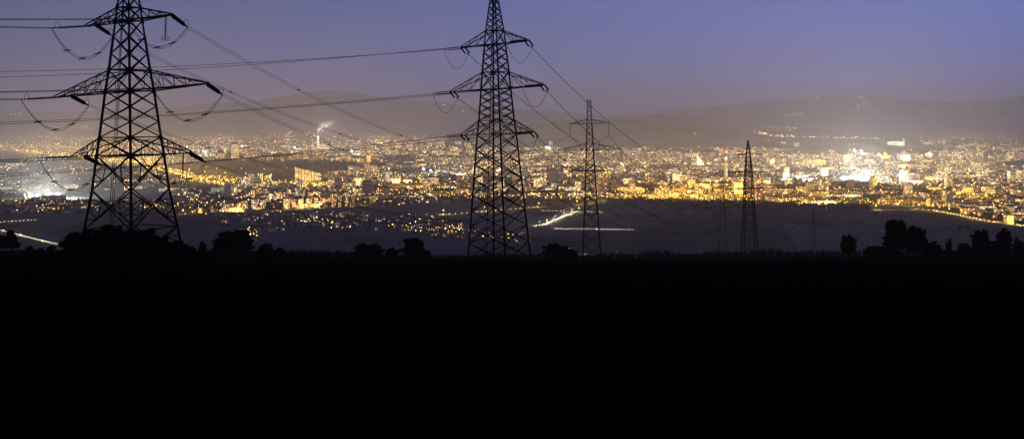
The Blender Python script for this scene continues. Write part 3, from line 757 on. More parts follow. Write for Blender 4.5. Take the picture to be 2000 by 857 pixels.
for qn, poly, nb, kw, lit, nl, lm in Q:
    x0, x1 = min(p[0] for p in poly), max(p[0] for p in poly); y0, y1 = min(p[1] for p in poly), max(p[1] for p in poly)
    c = 0; tries = 0; grid = R(rnd.uniform(-25, 25))
    centres = [(rnd.uniform(x0, x1), rnd.uniform(y0, y1)) for _ in range(14)]
    while c < nb and tries < nb * 30:
        tries += 1
        if qn in ('left plain', 'scattered hamlets', 'hillside village', 'left village', 'garden suburb') and rnd.random() < .75:
            cc = rnd.choice(centres); px, py = rnd.gauss(cc[0], 20), rnd.gauss(cc[1], 3)
        else: px, py = rnd.uniform(x0, x1), rnd.uniform(y0, y1)
        if not in_poly(px, py, poly): continue
        if ((px * 13.7 + py * 7.3) % 1) < .85 and any(((px - a) / c_) ** 2 + ((py - b) / d_) ** 2 < 1 for a, b, c_, d_ in PARKS): continue
        if any(a <= px <= b and e <= py <= f_ for a, b, e, f_ in landmarks_px) or any(in_poly(px, py, f_) for f_ in fields_px): continue
        kd = kinds_pick(kw); p = ground(px, py)
        if p.y > 6000: p.z += 0
        if kd == 'block': sx, sy, sz = rnd.uniform(22, 75), rnd.uniform(11, 15), rnd.choice((9, 12, 12, 15, 18))
        elif kd == 'tower': sx, sy, sz = rnd.uniform(16, 24), rnd.uniform(15, 20), rnd.uniform(26, 42)
        elif kd == 'hall': sx, sy, sz = rnd.uniform(35, 120), rnd.uniform(22, 50), rnd.uniform(6, 12)
        else: sx, sy, sz = rnd.uniform(10, 16), rnd.uniform(8, 11), rnd.uniform(4.5, 7)
        rot = grid + rnd.choice((0, 0, math.pi / 2)) + R(rnd.uniform(-5, 5))
        if p.y > 9000: sx *= 1.3; sy *= 1.5
        rw_ = math.hypot(sx, sy) * .62; ok_ = True
        for (q, rr) in cand[-260:]:
            if abs(q.x - p.x) < rw_ + rr and abs(q.y - p.y) < rw_ + rr and (q - p).length < (rw_ + rr) * .82: ok_ = False; break
        if not ok_: continue
        cand.append((p, rw_)); c += 1
        ci = rnd.randrange(len(WALLS)); wc = WALLS[ci]
        lf = lit * rnd.choice((.05, .15, .4, .7, 1.0, 1.6, 2.4)); lf = min(lf, .85)
        if kd == 'hall': lf *= .6
        if kd == 'house': lf = min(.5, lf * .8)
        size = math.sqrt(sx * sz) * F / p.y
        singles.append([size, kd, p, sx, sy, sz, rot, ci, lf, qn])
    # lamps that only show as points
    c = 0; tries = 0
    nl = int(nl * 1.4)
    while c < nl and tries < nl * 30:
        tries += 1; px, py = rnd.uniform(x0, x1), rnd.uniform(y0, y1)
        if qn in ('left plain', 'scattered hamlets', 'hillside village', 'left village') and rnd.random() < .7:
            cc = rnd.choice(centres); px, py = rnd.gauss(cc[0], 16), rnd.gauss(cc[1], 3)
        if not in_poly(px, py, poly) or any(in_poly(px, py, f_) for f_ in fields_px): continue
        if any(((px - a) / c_) ** 2 + ((py - b) / d_) ** 2 < .9 for a, b, c_, d_ in PARKS): continue
        c += 1; p = ground(px, py); x = rnd.random(); kd = 'sodium' if x < lm[0] else 'warmwhite' if x < lm[0] + lm[1] else 'coolwhite'
        sc_f = p.y / 3000
        h = rnd.uniform(7, 11) if sc_f < 2 else rnd.uniform(12, 20)
        b_ = rnd.random(); r0 = (.42 + .8 * b_ ** 4) * sc_f ** .72
        near = p.y < 2600
        wants = (near and rnd.random() < .55) or (not near and rnd.random() < .05)
        if wants and n_lamp[0] < MAXLAMP:
            street_lamp(p, kd, {'sodium': 'orange', 'warmwhite': 'warm white', 'coolwhite': 'cool white'}[kd] + ' street lamp among the buildings of the ' + qn, 'street lamps of the ' + qn, h, r0 * 1.2, (6.5e4 if near else 2.5e5 * sc_f))
        else: lamp_dot(p, kd, h, r0)
PLACE = {'far northern suburbs': 'among the most distant lights, left of the middle pylon', 'far left quarter': 'behind the largest pylon', 'left plain': 'on the dim plain at the left edge',
 'left village': 'in the village behind the largest pylon feet', 'hillside village': 'in the village right of the largest pylon', 'business quarter': 'near the glazed office tower',
 'apartment estate': 'in the estate above the orange road', 'central quarter': 'between the white slabs and the middle pylon', 'garden suburb': 'in the garden suburb left of the middle pylon',
 'scattered hamlets': 'in the hamlets on the dark near plain', 'northern city': 'in the far city below the low ridge', 'middle city': 'in the city right of the middle pylon',
 'southern city': 'on the city edge left of the chimney', 'old town below the castle': 'in the old town below the castle', 'eastern hillside': 'on the far right hillside',
 'eastern quarter': 'in the quarter behind the stadium lights', 'railway works': 'beside the long halls below the stadium', 'eastern edge': 'by the bypass at the right edge'}
def pitched(kd, sz, ci): return kd == 'house' or (kd == 'block' and sz <= 15 and ci % 2 == 0)
singles.sort(key=lambda s: -s[0])
cnt = {'block': 0, 'tower': 0, 'hall': 0, 'house': 0}; LIM = {'block': 270, 'tower': 150, 'hall': 170, 'house': 285}
nm = {'block': ('apartment_block', 'apartment block'), 'tower': ('tower_block', 'tower block'), 'hall': ('warehouse', 'warehouse'), 'house': ('house', 'house')}
rest = MB()
for size, kd, p, sx, sy, sz, rot, ci, lf, qn in singles:
    c4 = (*[min(.6, c * rnd.uniform(.85, 1.15)) for c in WALLS[ci]], lf)
    rh = sy * rnd.uniform(.28, .42) if kd == 'house' else sy * .22
    if cnt[kd] < LIM[kd]:
        cnt[kd] += 1
        g = MB(); g.box((0, 0, -.3), sx, sy, sz + .3, 0, 0, base=False, c4=c4, top=1)
        r_ = MB()
        if pitched(kd, sz, ci): r_.gable((0, 0, 0), sx, sy, sz, rh, walls=False, rm=0); rm = M['roof']; rt = 'pitched roof'
        else:
            r_.box((0, 0, sz + .02), sx + .6, sy + .6, .5); rm = M['flatroof']; rt = 'flat roof'
            if kd in ('tower', 'block'): r_.box((sx * rnd.uniform(-.25, .25), 0, sz + .52), min(6, sx * .3), min(6, sy * .5), 2.6)
            if kd == 'hall':
                for i in range(int(sx // 14)): r_.box((-sx / 2 + 8 + i * 14, 0, sz + .52), 3, sy * .8, 1.1)
        root = empty(nm[kd][0], p); root.rotation_euler.z = rot
        lw = 'mostly dark' if lf < .14 else 'dimly lit' if lf < .3 else 'lit' if lf < .5 else 'brightly lit'
        sw = {'block': ('short', 'long'), 'tower': ('low', 'high'), 'hall': ('small', 'large'), 'house': ('small', 'wide')}[kd][0 if (sx < {'block': 45, 'hall': 75, 'house': 13}.get(kd, 0) or (kd == 'tower' and sz < 41)) else 1]
        tag(root, f'{sw} {WN[ci]} {nm[kd][1]}, {lw}, {PLACE[qn]}', nm[kd][1], f'{nm[kd][1]}s of the {qn}')
        g.build('wall', [M['facade'], M['flatroof']], root); r_.build('roof', rm, root)
    else:
        if pitched(kd, sz, ci): rest.gable(tuple(p + Vector((0, 0, -.3))), sx, sy, sz, rh, rot, 0, 1, c4)
        else: rest.box(tuple(p + Vector((0, 0, -.3))), sx, sy, sz, rot, 0, base=False, c4=c4, top=2)
tag(rest.build('distant_city', [M['facade'], M['roof'], M['flatroof']]), 'mass of small distant city buildings', None, None, 'stuff')

# ------------------------------------------------------------------ named buildings
lightup = []
def windows_on(root, rot, w_, h_, y_face, x0, z0, cols, rows, frac, m_, ww=1.7, wh=1.5):
    me = None; k_ = 0
    for i in range(cols):
        for j in range(rows):
            if rnd.random() > frac or k_ >= 60: continue
            k_ += 1
            mm = M[rnd.choice(m_)]; key = mm.name
            g = wmesh.get((key, ww, wh))
            if g is None:
                b = MB(); b.box((0, 0, -wh / 2), ww, .12, wh); o_ = b.build('window', mm); g = o_.data; bpy.data.objects.remove(o_); wmesh[(key, ww, wh)] = g
            o = bpy.data.objects.new('window', g); col.objects.link(o); o.parent = root
            o.location = (x0 + w_ * (i + .5) / cols, y_face - .07, z0 + h_ * (j + .55) / rows)
wmesh = {}
def building(name, label, cat, px, py, wpx, hpx, depth=16, color=(.42, .37, .28), lit=.3, rot=0, cols=0, rows=0, frac=.4, m_=('winlit_warm', 'winlit_white'), cap=True, power=0, pcol=(1, .7, .35), group=None, capc='flatroof'):
    p = ground(px, py); s = p.y / F; w_ = wpx * s; h_ = hpx * s
    root = empty(name, p); root.rotation_euler.z = rot; tag(root, label, cat, group)
    g = MB(); g.box((0, 0, -.4), w_, depth, h_ + .4, 0, 0, base=False, c4=(*color, lit), top=1); g.build('wall', [M['facade'], M['flatroof']], root)
    if cap:
        g = MB(); g.box((0, 0, h_ + .02), w_ + .8, depth + .8, .7); g.box((w_ * .1, 0, h_ + .72), min(8, w_ * .35), depth * .5, 3.2); g.build('roof', M[capc], root)
    if cols: windows_on(root, rot, w_ * .92, h_ * .94, -depth / 2, -w_ * .46, .5, cols, rows, frac, m_)
    if power: lamp_light(root, (w_ * .2, -depth / 2 - 28, 12), power * .42, pcol, 3, 'added_facade_light')  # bare point light out in front, added to brighten the facade
    return root, w_, h_
# row of white slab towers with slanting tops
p = ground(602, 355); s = p.y / F; root = empty('slab_tower_row', p)
tag(root, 'row of pale slab towers with slanted tops stepping down to the right', 'tower block')
for i in range(8):
    hh = (29 - i * 1.55) * s; x0 = (-25 + i * 6.5) * s; g = MB(); a = 5.6 * s; D = 14
    q = [(x0, -D / 2), (x0 + a, -D / 2), (x0 + a, D / 2), (x0, D / 2)]; hz_ = [hh, hh - 3.2 * s, hh - 3.2 * s, hh]
    for j in range(4):
        k_ = (j + 1) % 4; L_ = a if j % 2 == 0 else D
        g.face([(*q[j], 0), (*q[k_], 0), (*q[k_], hz_[k_]), (*q[j], hz_[j])], 0, [(0 + i * 34, 0), (L_ + i * 34, 0), (L_ + i * 34, hz_[k_]), (i * 34, hz_[j])], (.62, .54, .38, .16))
    g.face([(*q[j], hz_[j]) for j in range(4)], 1)
    g.build('tower_slab', [M['facade'], M['flatroof']], root)
lamp_light(root, (-10, -45, 14), 1.2e5, (1, .78, .42), 4, 'added_facade_light'); lamp_light(root, (35, -45, 12), .9e5, (1, .78, .42), 4, 'added_facade_light')  # added lights without fixtures that brighten the slabs
# glazed office tower
r_, w_, h_ = building('office_tower', 'tall round-cornered office tower with white lit floors and a dark crown', 'office tower', 459, 310, 12.5, 28, 30, (.30, .29, .27), .75, cols=5, rows=11, frac=.8, m_=('winlit_white',))
g = MB(); g.box((0, 0, h_ + 4), w_ * .92, 28, 10); g.build('crown', M['darkglass'], r_)
r_, w_, h_ = building('domed_office', 'reddish office block with a domed roof left of the glazed tower', 'office block', 432, 311, 13, 12, 30, (.40, .16, .10), .45, cols=5, rows=4, frac=.6, cap=False)
g = MB(); g.tube([(0, 0, h_ + .1 + i * 2.4) for i in range(6)], [w_ * .5 * math.cos(i / 5 * 1.3) for i in range(6)], 14); g.build('dome', M['roof'], r_)
building('office_block', 'red brown office block right of the glazed tower, left half', 'office block', 483, 309, 12, 14, 26, (.36, .13, .09), .3, cols=5, rows=4, frac=.4)
building('office_block', 'red brown office block with a grey stair tower right of the glazed tower, right half', 'office block', 497, 308, 10, 13, 26, (.40, .14, .10), .25, cols=4, rows=4, frac=.35)
building('tower_block', 'tall red brown tower block, leftmost of the dark tower cluster', 'tower block', 716, 347, 11, 27, 20, (.34, .21, .16), .2, cols=4, rows=13, frac=.3)
building('tower_block', 'brown tower block with pale stripes, second of the dark tower cluster', 'tower block', 729, 346, 12, 23, 20, (.36, .28, .20), .35, cols=4, rows=11, frac=.4)
building('tower_block', 'near black tower block with a sloping top, right of the dark tower cluster', 'tower block', 744, 355, 12, 24, 20, (.10, .09, .09), .22, cols=4, rows=11, frac=.35, m_=('winlit_white',))
building('office_block', 'glassy pale office block right of the near black tower', 'office block', 757, 357, 7, 22, 18, (.30, .30, .26), .6, cols=3, rows=10, frac=.5, m_=('winlit_white',))
building('office_block', 'stepped cream building, higher left wing', 'office block', 702, 367, 13, 20, 22, (.66, .56, .38), .25, cols=5, rows=5, frac=.35, power=5e5)
building('office_block', 'stepped cream building, lower right wing', 'office block', 712, 370, 14, 15, 22, (.66, .58, .40), .25, cols=5, rows=4, frac=.35)
building('office_block', 'pale long block with one glaring white end wall', 'office block', 772, 359, 22, 10.5, 20, (.66, .60, .46), .4, cols=9, rows=4, frac=.5, power=5e5)
building('office_block', 'pale long block, second in the row right of the dark towers', 'office block', 796, 359, 18, 8.5, 20, (.64, .54, .36), .4, cols=8, rows=3, frac=.5, power=4e5)
building('office_block', 'grey long block with a blind facade, last in the row before the middle pylon', 'office block', 838, 362, 38, 15, 20, (.40, .38, .30), .12, cols=12, rows=4, frac=.2, power=3e5)
for px_, wp, hp, t in ((653, 14, 27, 'left'), (664, 8, 25, 'second'), (676, 10, 29, 'third'), (688, 12, 26, 'right')):
    building('tower_block', f'dark brown tower block at the estate end, {t} of the close group of four', 'tower block', px_, 404, wp * .62, hp, 18, (.26, .19, .14), .14, cols=3, rows=12, frac=.22)
est = [(496, 390, 10, 20, .2), (508, 391, 11, 24, .22), (519, 391, 9, 23, .2), (530, 394, 9, 16, .35), (543, 391, 8, 16, .5), (554, 392, 10, 17, .3), (566, 389, 10, 22, .28), (580, 388, 9, 21, .28), (592, 387, 9, 19, .3), (606, 390, 12, 15, .4),
       (442, 412, 14, 14, .45), (462, 409, 16, 13, .45), (478, 407, 12, 15, .5), (498, 409, 14, 20, .42), (514, 408, 10, 18, .40), (560, 408, 12, 19, .35), (574, 406, 10, 17, .35), (588, 406, 12, 18, .45), (604, 405, 12, 18, .4), (618, 404, 10, 19, .4), (632, 402, 9, 16, .4), (642, 401, 8, 15, .35)]
for i, (x, y, w0, h0, lf) in enumerate(est):
    rowt = 'back row' if i < 10 else 'front row'; n_ = ['first', 'second', 'third', 'fourth', 'fifth', 'sixth', 'seventh', 'eighth', 'ninth', 'tenth', 'eleventh', 'twelfth'][i if i < 10 else i - 10]
    building('apartment_tower', f'{n_} tall block from the left in the {rowt} of the big estate', 'apartment tower', x, y, w0 * .8, h0, 16, ((.50, .34, .20), (.42, .30, .20), (.32, .25, .20), (.46, .40, .30))[i % 4], lf * .8, rot=R(rnd.uniform(-8, 8)), cols=4, rows=int(h0 * .45), frac=lf, power=(1.5e5 if i % 3 == 0 else 0), pcol=(1, .55, .18))
building('apartment_block', 'long low white apartment block in front of the estate, left half', 'apartment block', 455, 413, 44, 7.5, 13, (.50, .42, .30), .5, cols=15, rows=3, frac=.55, rot=R(3))
for px_, wp, t, c_ in ((1286, 7.5, 'left', (.36, .26, .17)), (1294, 6, 'middle', (.30, .22, .15)), (1301, 5.5, 'right', (.42, .30, .18))):
    building('tower_block', f'brown slab tower standing alone at the city edge, {t} of three', 'tower block', px_, 387, wp, 20, 20, c_, .12, cols=2, rows=9, frac=.25, power=(2.5e5 if t == 'left' else 0), pcol=(1, .6, .2))
for px_, wp, hp, t, c_ in ((1304, 4, 14, 'small dark', (.40, .36, .28)), (1317, 8, 17, 'broad cream', (.62, .52, .34)), (1325.5, 8, 17, 'cream', (.60, .50, .33)), (1334, 7, 15, 'grey striped', (.48, .42, .33)), (1342, 7, 14, 'low beige', (.50, .42, .30)), (1349, 5.5, 13, 'last and lowest', (.44, .36, .26))):
    building('slab_block', f'{t} slab block of the stepped row left of the chimney', 'slab block', px_, 356, wp, hp, 22, c_, .14, cols=3, rows=6, frac=.2, power=(5e5 if t == 'broad cream' else 0), pcol=(1, .74, .4))
building('tower_block', 'hazy dark twin tower right of the hanging insulator pylon, left tower', 'tower block', 1220, 318, 6.5, 29, 30, (.22, .19, .16), .26, cols=3, rows=9, frac=.3)
building('tower_block', 'hazy dark twin tower right of the hanging insulator pylon, right tower', 'tower block', 1228, 318, 6, 26, 30, (.24, .20, .17), .26, cols=3, rows=8, frac=.3)
building('office_block', 'white striped office block with a plain tower, right of the hanging insulator pylon', 'office block', 1223, 366, 12, 18, 20, (.58, .52, .38), .5, cols=4, rows=5, frac=.6, m_=('winlit_white',), power=3e5)
building('office_block', 'orange lit long office building left of the chimney foot', 'office block', 1374, 373, 26, 14, 18, (.56, .36, .16), .5, cols=12, rows=5, frac=.6, m_=('winlit_amber', 'winlit_warm'), power=6e5, pcol=(1, .5, .12))
building('cube_house', 'small white cubic building between the orange office and the chimney', 'office block', 1397, 368, 11, 10, 20, (.62, .58, .46), .1, cols=3, rows=3, frac=.2, power=2e5)
building('office_block', 'orange apartment house behind the pointed pylon', 'office block', 1476, 368, 18, 17, 20, (.62, .36, .10), .4, cols=5, rows=5, frac=.5, m_=('winlit_amber',), power=5e5, pcol=(1, .55, .15))
building('office_block', 'cream high block right of the pointed pylon', 'office block', 1497, 365, 14, 14, 20, (.62, .54, .38), .4, cols=5, rows=5, frac=.5, power=4e5)
building('office_block', 'dark flat-topped office slab left of the stadium glare, left part', 'office block', 1598, 362, 13, 17, 24, (.12, .11, .10), .3, cols=5, rows=5, frac=.35, m_=('winlit_white',))
building('office_block', 'dark flat-topped office slab with white lit floors left of the stadium glare', 'office block', 1617, 361, 22, 16, 24, (.16, .16, .15), .55, cols=9, rows=5, frac=.55, m_=('winlit_white',))
building('tower_block', 'hazy twin office tower in the old town, left', 'tower block', 1630, 317, 7, 18, 26, (.30, .25, .20), .3, cols=3, rows=6, frac=.3)
building('tower_block', 'hazy twin office tower in the old town, right', 'tower block', 1639, 318, 7, 17, 26, (.34, .28, .22), .35, cols=3, rows=6, frac=.3)
building('office_block', 'white glowing office block right of the twin towers', 'office block', 1655, 317, 14, 15, 26, (.62, .56, .42), .7, cols=5, rows=5, frac=.7, m_=('winlit_white',), power=6e5)
building('long_hall', 'long yellow lit hall in the old town', 'hall', 1590, 320, 42, 8, 26, (.60, .40, .10), .5, cols=14, rows=2, frac=.7, m_=('winlit_amber',), power=9e5, pcol=(1, .66, .14))
building('office_block', 'long white office slab with ribbon windows near the right edge', 'office block', 1919, 413, 42, 11, 18, (.46, .44, .36), .5, cols=16, rows=3, frac=.6, m_=('winlit_white', 'winlit_warm'), power=1.5e5)
building('office_block', 'slim blind white tower at the right edge', 'office block', 1974, 421, 9, 18, 16, (.60, .58, .48), .05, cols=2, rows=3, frac=.1, power=1.2e5)
building('office_block', 'yellow lit office block beside the bypass at the right edge', 'office block', 1970, 437, 13, 17, 16, (.52, .42, .14), .8, cols=5, rows=5, frac=.9, m_=('winlit_amber',), power=1.2e5, pcol=(1, .75, .25))
building('office_block', 'brown flat block left of the long white slab near the right edge', 'office block', 1890, 411, 8, 12, 16, (.34, .28, .12), .2, cols=3, rows=4, frac=.2)
building('tower_block', 'tall grey tower block near the right edge below the dark spur', 'tower block', 1976, 360, 12, 26, 22, (.42, .36, .28), .35, cols=4, rows=8, frac=.35)
building('tower_block', 'grey tower block at the very right edge below the dark spur', 'tower block', 1993, 356, 12, 24, 22, (.42, .36, .28), .35, cols=4, rows=8, frac=.35)
building('tower_block', 'hazy tower block in the quarter right of the stadium', 'tower block', 1903, 338, 12, 22, 24, (.40, .34, .26), .35, cols=4, rows=7, frac=.35)
for i, (x, w0, h0) in enumerate(((868, 9, 11), (895, 12, 12), (913, 11, 11), (838, 12, 9), (924, 8, 9), (1076, 8, 14), (1008, 9, 11), (778, 10, 9), (800, 12, 9), (1155, 8, 12), (1530, 9, 11), (1556, 8, 12))):
    building('tower_block', ['hazy far slab tower on the skyline', 'broad hazy far slab tower on the skyline'][w0 > 10] + (' left of the middle pylon' if x < 930 else ' right of the middle pylon'), 'tower block', x, 286 + (i % 3) * 2, w0, h0, 30, (.50, .42, .32), .55, cols=3, rows=3, frac=.6, group='hazy far slab towers' + (' left' if x < 930 else ' right') + (' broad' if w0 > 10 else ''))
# crystal-shaped wedge
p = ground(1366, 323); s = p.y / F; root = empty('glass_wedge', p); tag(root, 'pale glowing wedge-shaped building with one sheer side left of the chimney', 'office block')
g = MB(); a, b_, h_ = -6 * s, 9 * s, 22 * s
g.face([(a, -14, 0), (b_, -14, 0), (a + 2 * s, -6, h_), (a, -6, h_)], 0, [(0, 0), (15 * s, 0), (2 * s, h_), (0, h_)], (.66, .62, .48, .30))
g.face([(b_, -14, 0), (b_, 14, 0), (a + 2 * s, 6, h_), (a + 2 * s, -6, h_)], 0, [(50, 0), (78, 0), (70, h_), (58, h_)], (.66, .62, .48, .35))
g.face([(a, 14, 0), (a, -14, 0), (a, -6, h_), (a, 6, h_)], 0, None, (.5, .46, .36, 0)); g.face([(b_, 14, 0), (a, 14, 0), (a, 6, h_), (a + 2 * s, 6, h_)], 0, None, (.5, .46, .36, 0))
g.face([(a, -6, h_), (a + 2 * s, -6, h_), (a + 2 * s, 6, h_), (a, 6, h_)], 0, None, (.5, .46, .36, 0)); g.build('wall', M['facade'], root)
lamp_light(root, (10, -60, 20), 7e5, (1, .84, .55), 5, 'added_facade_light')  # added bare light that brightens the wedge's front
# red and white chimney
p = ground(1417.5, 356); s = p.y / F; root = empty('chimney', p); tag(root, 'tall slim chimney with red bands at its top, left of the pointed pylon', 'chimney')
hh = 71 * s; bands = [0, .55, .62, .70, .78, .86, .94, 1]
for i in range(7):
    a, b_ = bands[i] * hh, bands[i + 1] * hh; g = MB(); g.tube([(0, 0, a + .01), (0, 0, b_)], lerp(6.2, 3.6, bands[i]), 16, r2=lerp(6.2, 3.6, bands[i + 1]), cap=i in (0, 6))
    g.build('chimney_band' if i else 'shaft', [M['concrete'], M['redpaint'], M['whitepaint'], M['redpaint'], M['whitepaint'], M['redpaint'], M['redpaint']][i], root, smooth=False)
g = MB()
for t in (.55, .78, .98): g.tube([(0, 0, t * hh), (0, 0, t * hh + 1.2)], lerp(7.6, 5, t), 12)
g.build('platform', M['steel_far'], root)
for dx in (-14, 9): 
    o = street_lamp(p + Vector((dx, -16, 0)), 'sodium', 'very bright orange yard lamp at the foot of the red and white chimney', 'yard lamps at the chimney foot', 14, 2.6, 9e5) if True else None
lamp_light(root, (-28, -60, 60), 3e5, (1, .72, .4), 4, 'chimney_floodlight')
# far chimney with its plant and smoke
p = ground(621, 292); s = p.y / F; root = empty('chimney', p); tag(root, 'far pale chimney trailing white smoke, left of the dark tower cluster', 'chimney')
g = MB(); g.tube([(0, 0, 0), (0, 0, 27 * s)], 9, 12, r2=6); g.build('shaft', M['concrete'], root)
for i in range(5):
    g = MB(); z_ = (4 + i * 5) * s; g.tube([(0, 0, z_), (0, 0, z_ + 3)], 11 - i * .6, 10); g.build('platform_light', M['warmwhite'] if False else M['winlit_white'], root)
lamp_light(root, (60, -90, 27 * s + 20), 5e6, (1, .8, .6), 4, 'added_smoke_light'); lamp_light(root, (90, -160, 27 * s + 60), 5e6, (1, .8, .6), 4, 'added_smoke_light')  # two bare lights in mid-air, added to brighten the smoke
for i, (dx, wp, hp, t) in enumerate(((5, 6, 9, 'tall boiler house'), (11, 5, 11, 'boiler house'), (-9, 2, 10, 'thin silo'), (15, 4, 8, 'low boiler house'))):
    building('power_station', f'{t} of the far power station beside the smoking chimney', 'power station', 621 + dx, 292.5, wp, hp, 30, (.5, .46, .38), .4, cols=3, rows=3, frac=.5)
p2 = ground(38, 268); root2c = empty('chimney', p2); tag(root2c, 'faint far chimney with a wisp of smoke at the left edge', 'chimney')
g = MB(); g.tube([(0, 0, 0), (0, 0, 9 * p2.y / F)], 9, 10, r2=6); g.build('shaft', M['concrete'], root2c)
def smoke(pts, dens, label):
    g = MB(); g.tube([q[0] for q in pts], [q[1] for q in pts], 14, cap=True)
    import mathutils.noise as mn
    for i, v in enumerate(g.v):
        c = pts[min(i // 14, len(pts) - 1)]; n_ = mn.fractal(Vector(v) / (c[1] * 1.6 + 8), 1, 2, 3)
        g.v[i] = Vector(c[0]) + (Vector(v) - Vector(c[0])) * (1 + n_ * .7)
    m = bpy.data.materials.new('smoke'); m.use_nodes = True; n_ = m.node_tree.nodes; n_.clear()
    o_ = n_.new('ShaderNodeOutputMaterial'); v_ = n_.new('ShaderNodeVolumePrincipled'); v_.inputs['Color'].default_value = (.97, .95, .92, 1)
    v_.inputs['Density'].default_value = dens; v_.inputs['Density Attribute'].default_value = ''; m.node_tree.links.new(v_.outputs[0], o_.inputs['Volume']); m.cycles.homogeneous_volume = True
    o = g.build('smoke', m, smooth=True); md = o.modifiers.new('round', 'SUBSURF'); md.levels = 1; md.render_levels = 1
    return tag(o, label, None, None, 'stuff')
d_ = p.y; k_ = d_ / F
smoke([(at(x, y, d_ - 5 + i * 12), r * k_) for i, (x, y, r) in enumerate(((621, 264, .7), (621, 259, 1.6), (622, 254, 3.0), (625, 249, 4.6), (630, 244.5, 5.2), (636, 242, 5.0), (643, 240, 4.2), (650, 238.5, 2.8), (657, 237.5, .8)))], .016, 'white smoke drifting right from the far chimney')
d_ = p2.y; k_ = d_ / F
smoke([(at(x, y, d_ + i * 12), r * k_) for i, (x, y, r) in enumerate(((38, 259, .6), (35, 255.5, 1.6), (31, 251, 2.4), (28, 247, 2.6), (26, 244, 1.0)))], .004, 'thin wisp of smoke at the left edge')

# castle on its hill, floodlit
cs_ = on_surface(1750, 283.5); cz = cs_.z; k_ = cs_.y / F
root = empty('castle', (cs_.x, cs_.y, cz - 1)); tag(root, 'floodlit pale green castle with a tower and red roof on the wooded hill', 'castle')
g = MB(); 
g.box((-2 * k_, 0, -8), 30 * k_, 16, 8 * k_ + 8); g.box((-13 * k_, -6, -8), 7 * k_, 14, 7 * k_ + 8); g.build('wall', M['plaster'], root)
g = MB(); g.gable((-2 * k_, 0, 0), 31 * k_, 18, 8 * k_ + .3, 2.6 * k_, walls=False, rm=0); g.build('roof', M['roof'], root)
g = MB(); g.box((14.5 * k_, -2, -8), 3.2 * k_, 10, 13.5 * k_ + 8); g.tube([(14.5 * k_, -2, 13.5 * k_), (14.5 * k_, -2, 18 * k_)], .5, 5); g.build('tower', M['plaster'], root)
for dx in (-14, -4, 6, 15): lamp_light(root, (dx * k_, -46, 4), 5e4, (.80, 1, .84), 2, 'castle_floodlight')
# churches
def church(px, py, hpx, label, c_=(.60, .42, .10), power=5e5, pc=(1, .72, .2)):
    p = ground(px, py); s = p.y / F; root = empty('church', p); tag(root, label, 'church'); h_ = hpx * s; w_ = max(4, h_ * .17)
    g = MB(); g.gable((w_ * 2.6, 4, 0), w_ * 4, w_ * 1.8, h_ * .35, h_ * .15, R(20), 0, 1, (*c_, .05)); g.build('nave', [M['facade'], M['roof']], root)
    g = MB(); g.box((0, 0, 0), w_, w_, h_ * .68, 0, 0, c4=(*c_, .05)); g.build('tower', M['facade'], root)
    g = MB(); g.tube([(0, 0, h_ * .68), (0, 0, h_ * .74), (0, 0, h_ * .8), (0, 0, h_)], [w_ * .55, w_ * .62, w_ * .3, .15], 8); g.build('spire', M['roof'], root)
    lamp_light(root, (-w_, -w_ * 3, 5), power, pc, 1.5, 'church_floodlight')
church(304, 409, 18, 'yellow floodlit village church seen between the legs of the largest pylon', power=1.1e5)
church(888, 372, 13, 'small yellow floodlit church left of the middle pylon', power=1.5e5)
church(1716, 309, 14, 'hazy yellow floodlit church in the old town, left of a pair', power=9e5)
church(1729, 309, 16, 'hazy yellow floodlit church in the old town, right of a pair', power=9e5)
church(620, 429, 11, 'white village church in the hamlets below the estate', (.6, .58, .5), 4e4, (1, .9, .7))
for px_, lab in ((1765, 'large pale domed hall in the old town, left of a smaller one'), (1816, 'small pale domed hall in the old town')):
    big = px_ == 1765; wp = 20 if big else 11
    r_, w_, h_ = building('domed_hall', lab, 'hall', px_, 314 if big else 308, wp, 12 if big else 8, 50, (.62, .58, .44), .6, cols=6, rows=3, frac=.7, m_=('winlit_white',), cap=False, power=9e5, pcol=(1, .86, .6))
    g = MB(); g.tube([(0, 0, h_ + .1 + i * w_ * .07) for i in range(7)], [w_ * .36 * math.cos(i / 6 * 1.45) for i in range(7)], 14); g.build('dome', M['plaster'], r_)
# halls with long roofs at the lower right
for x, y, wp, hp, lab, mm, lt in ((1640, 383, 78, 4, 'long dark hall with a yellow strip of windows below the stadium', 'winlit_amber', .9), (1560, 390, 60, 5, 'long dark hall with a sawtooth roof at the city edge', 'winlit_white', .5),
                              (1600, 398, 56, 7, 'bright white works hall with tall lit bays at the city edge', 'winlit_white', .9), (1700, 377, 80, 5, 'long hall with a row of white windows under the stadium', 'winlit_white', .7),
                              (1760, 386, 60, 5, 'long hall with ribbon windows right of the works', 'winlit_white', .5), (1000, 371, 60, 4, 'long flat hall with white light strips behind the middle pylon', 'winlit_white', .8), (1110, 381, 70, 5, 'large pale hall with tank-like ends behind the hanging insulator pylon', 'winlit_white', .7),
                              (1060, 372, 50, 4, 'flat white hall just right of the middle pylon', 'winlit_white', .8)):
    r_, w_, h_ = building('works_hall', lab, 'hall', x, y, wp, hp, 46, (.36, .34, .30), .35, cols=int(wp / 4), rows=1, frac=lt, m_=(mm,), cap=False)
    g = MB(); n_ = max(4, int(w_ // 16))
    for i in range(n_): g.gable((-w_ / 2 + w_ * (i + .5) / n_, 0, 0), 46, w_ / n_ - .4, h_ + .3, 2.4, R(90), rm=0, walls=False)
    g.build('roof', M['flatroof'], r_)
    lamp_light(r_, (w_ * .2, -46, 10), 2.2e5, lamp_cols['warmwhite'], 3, 'added_facade_light')  # bare light added in front to brighten the hall
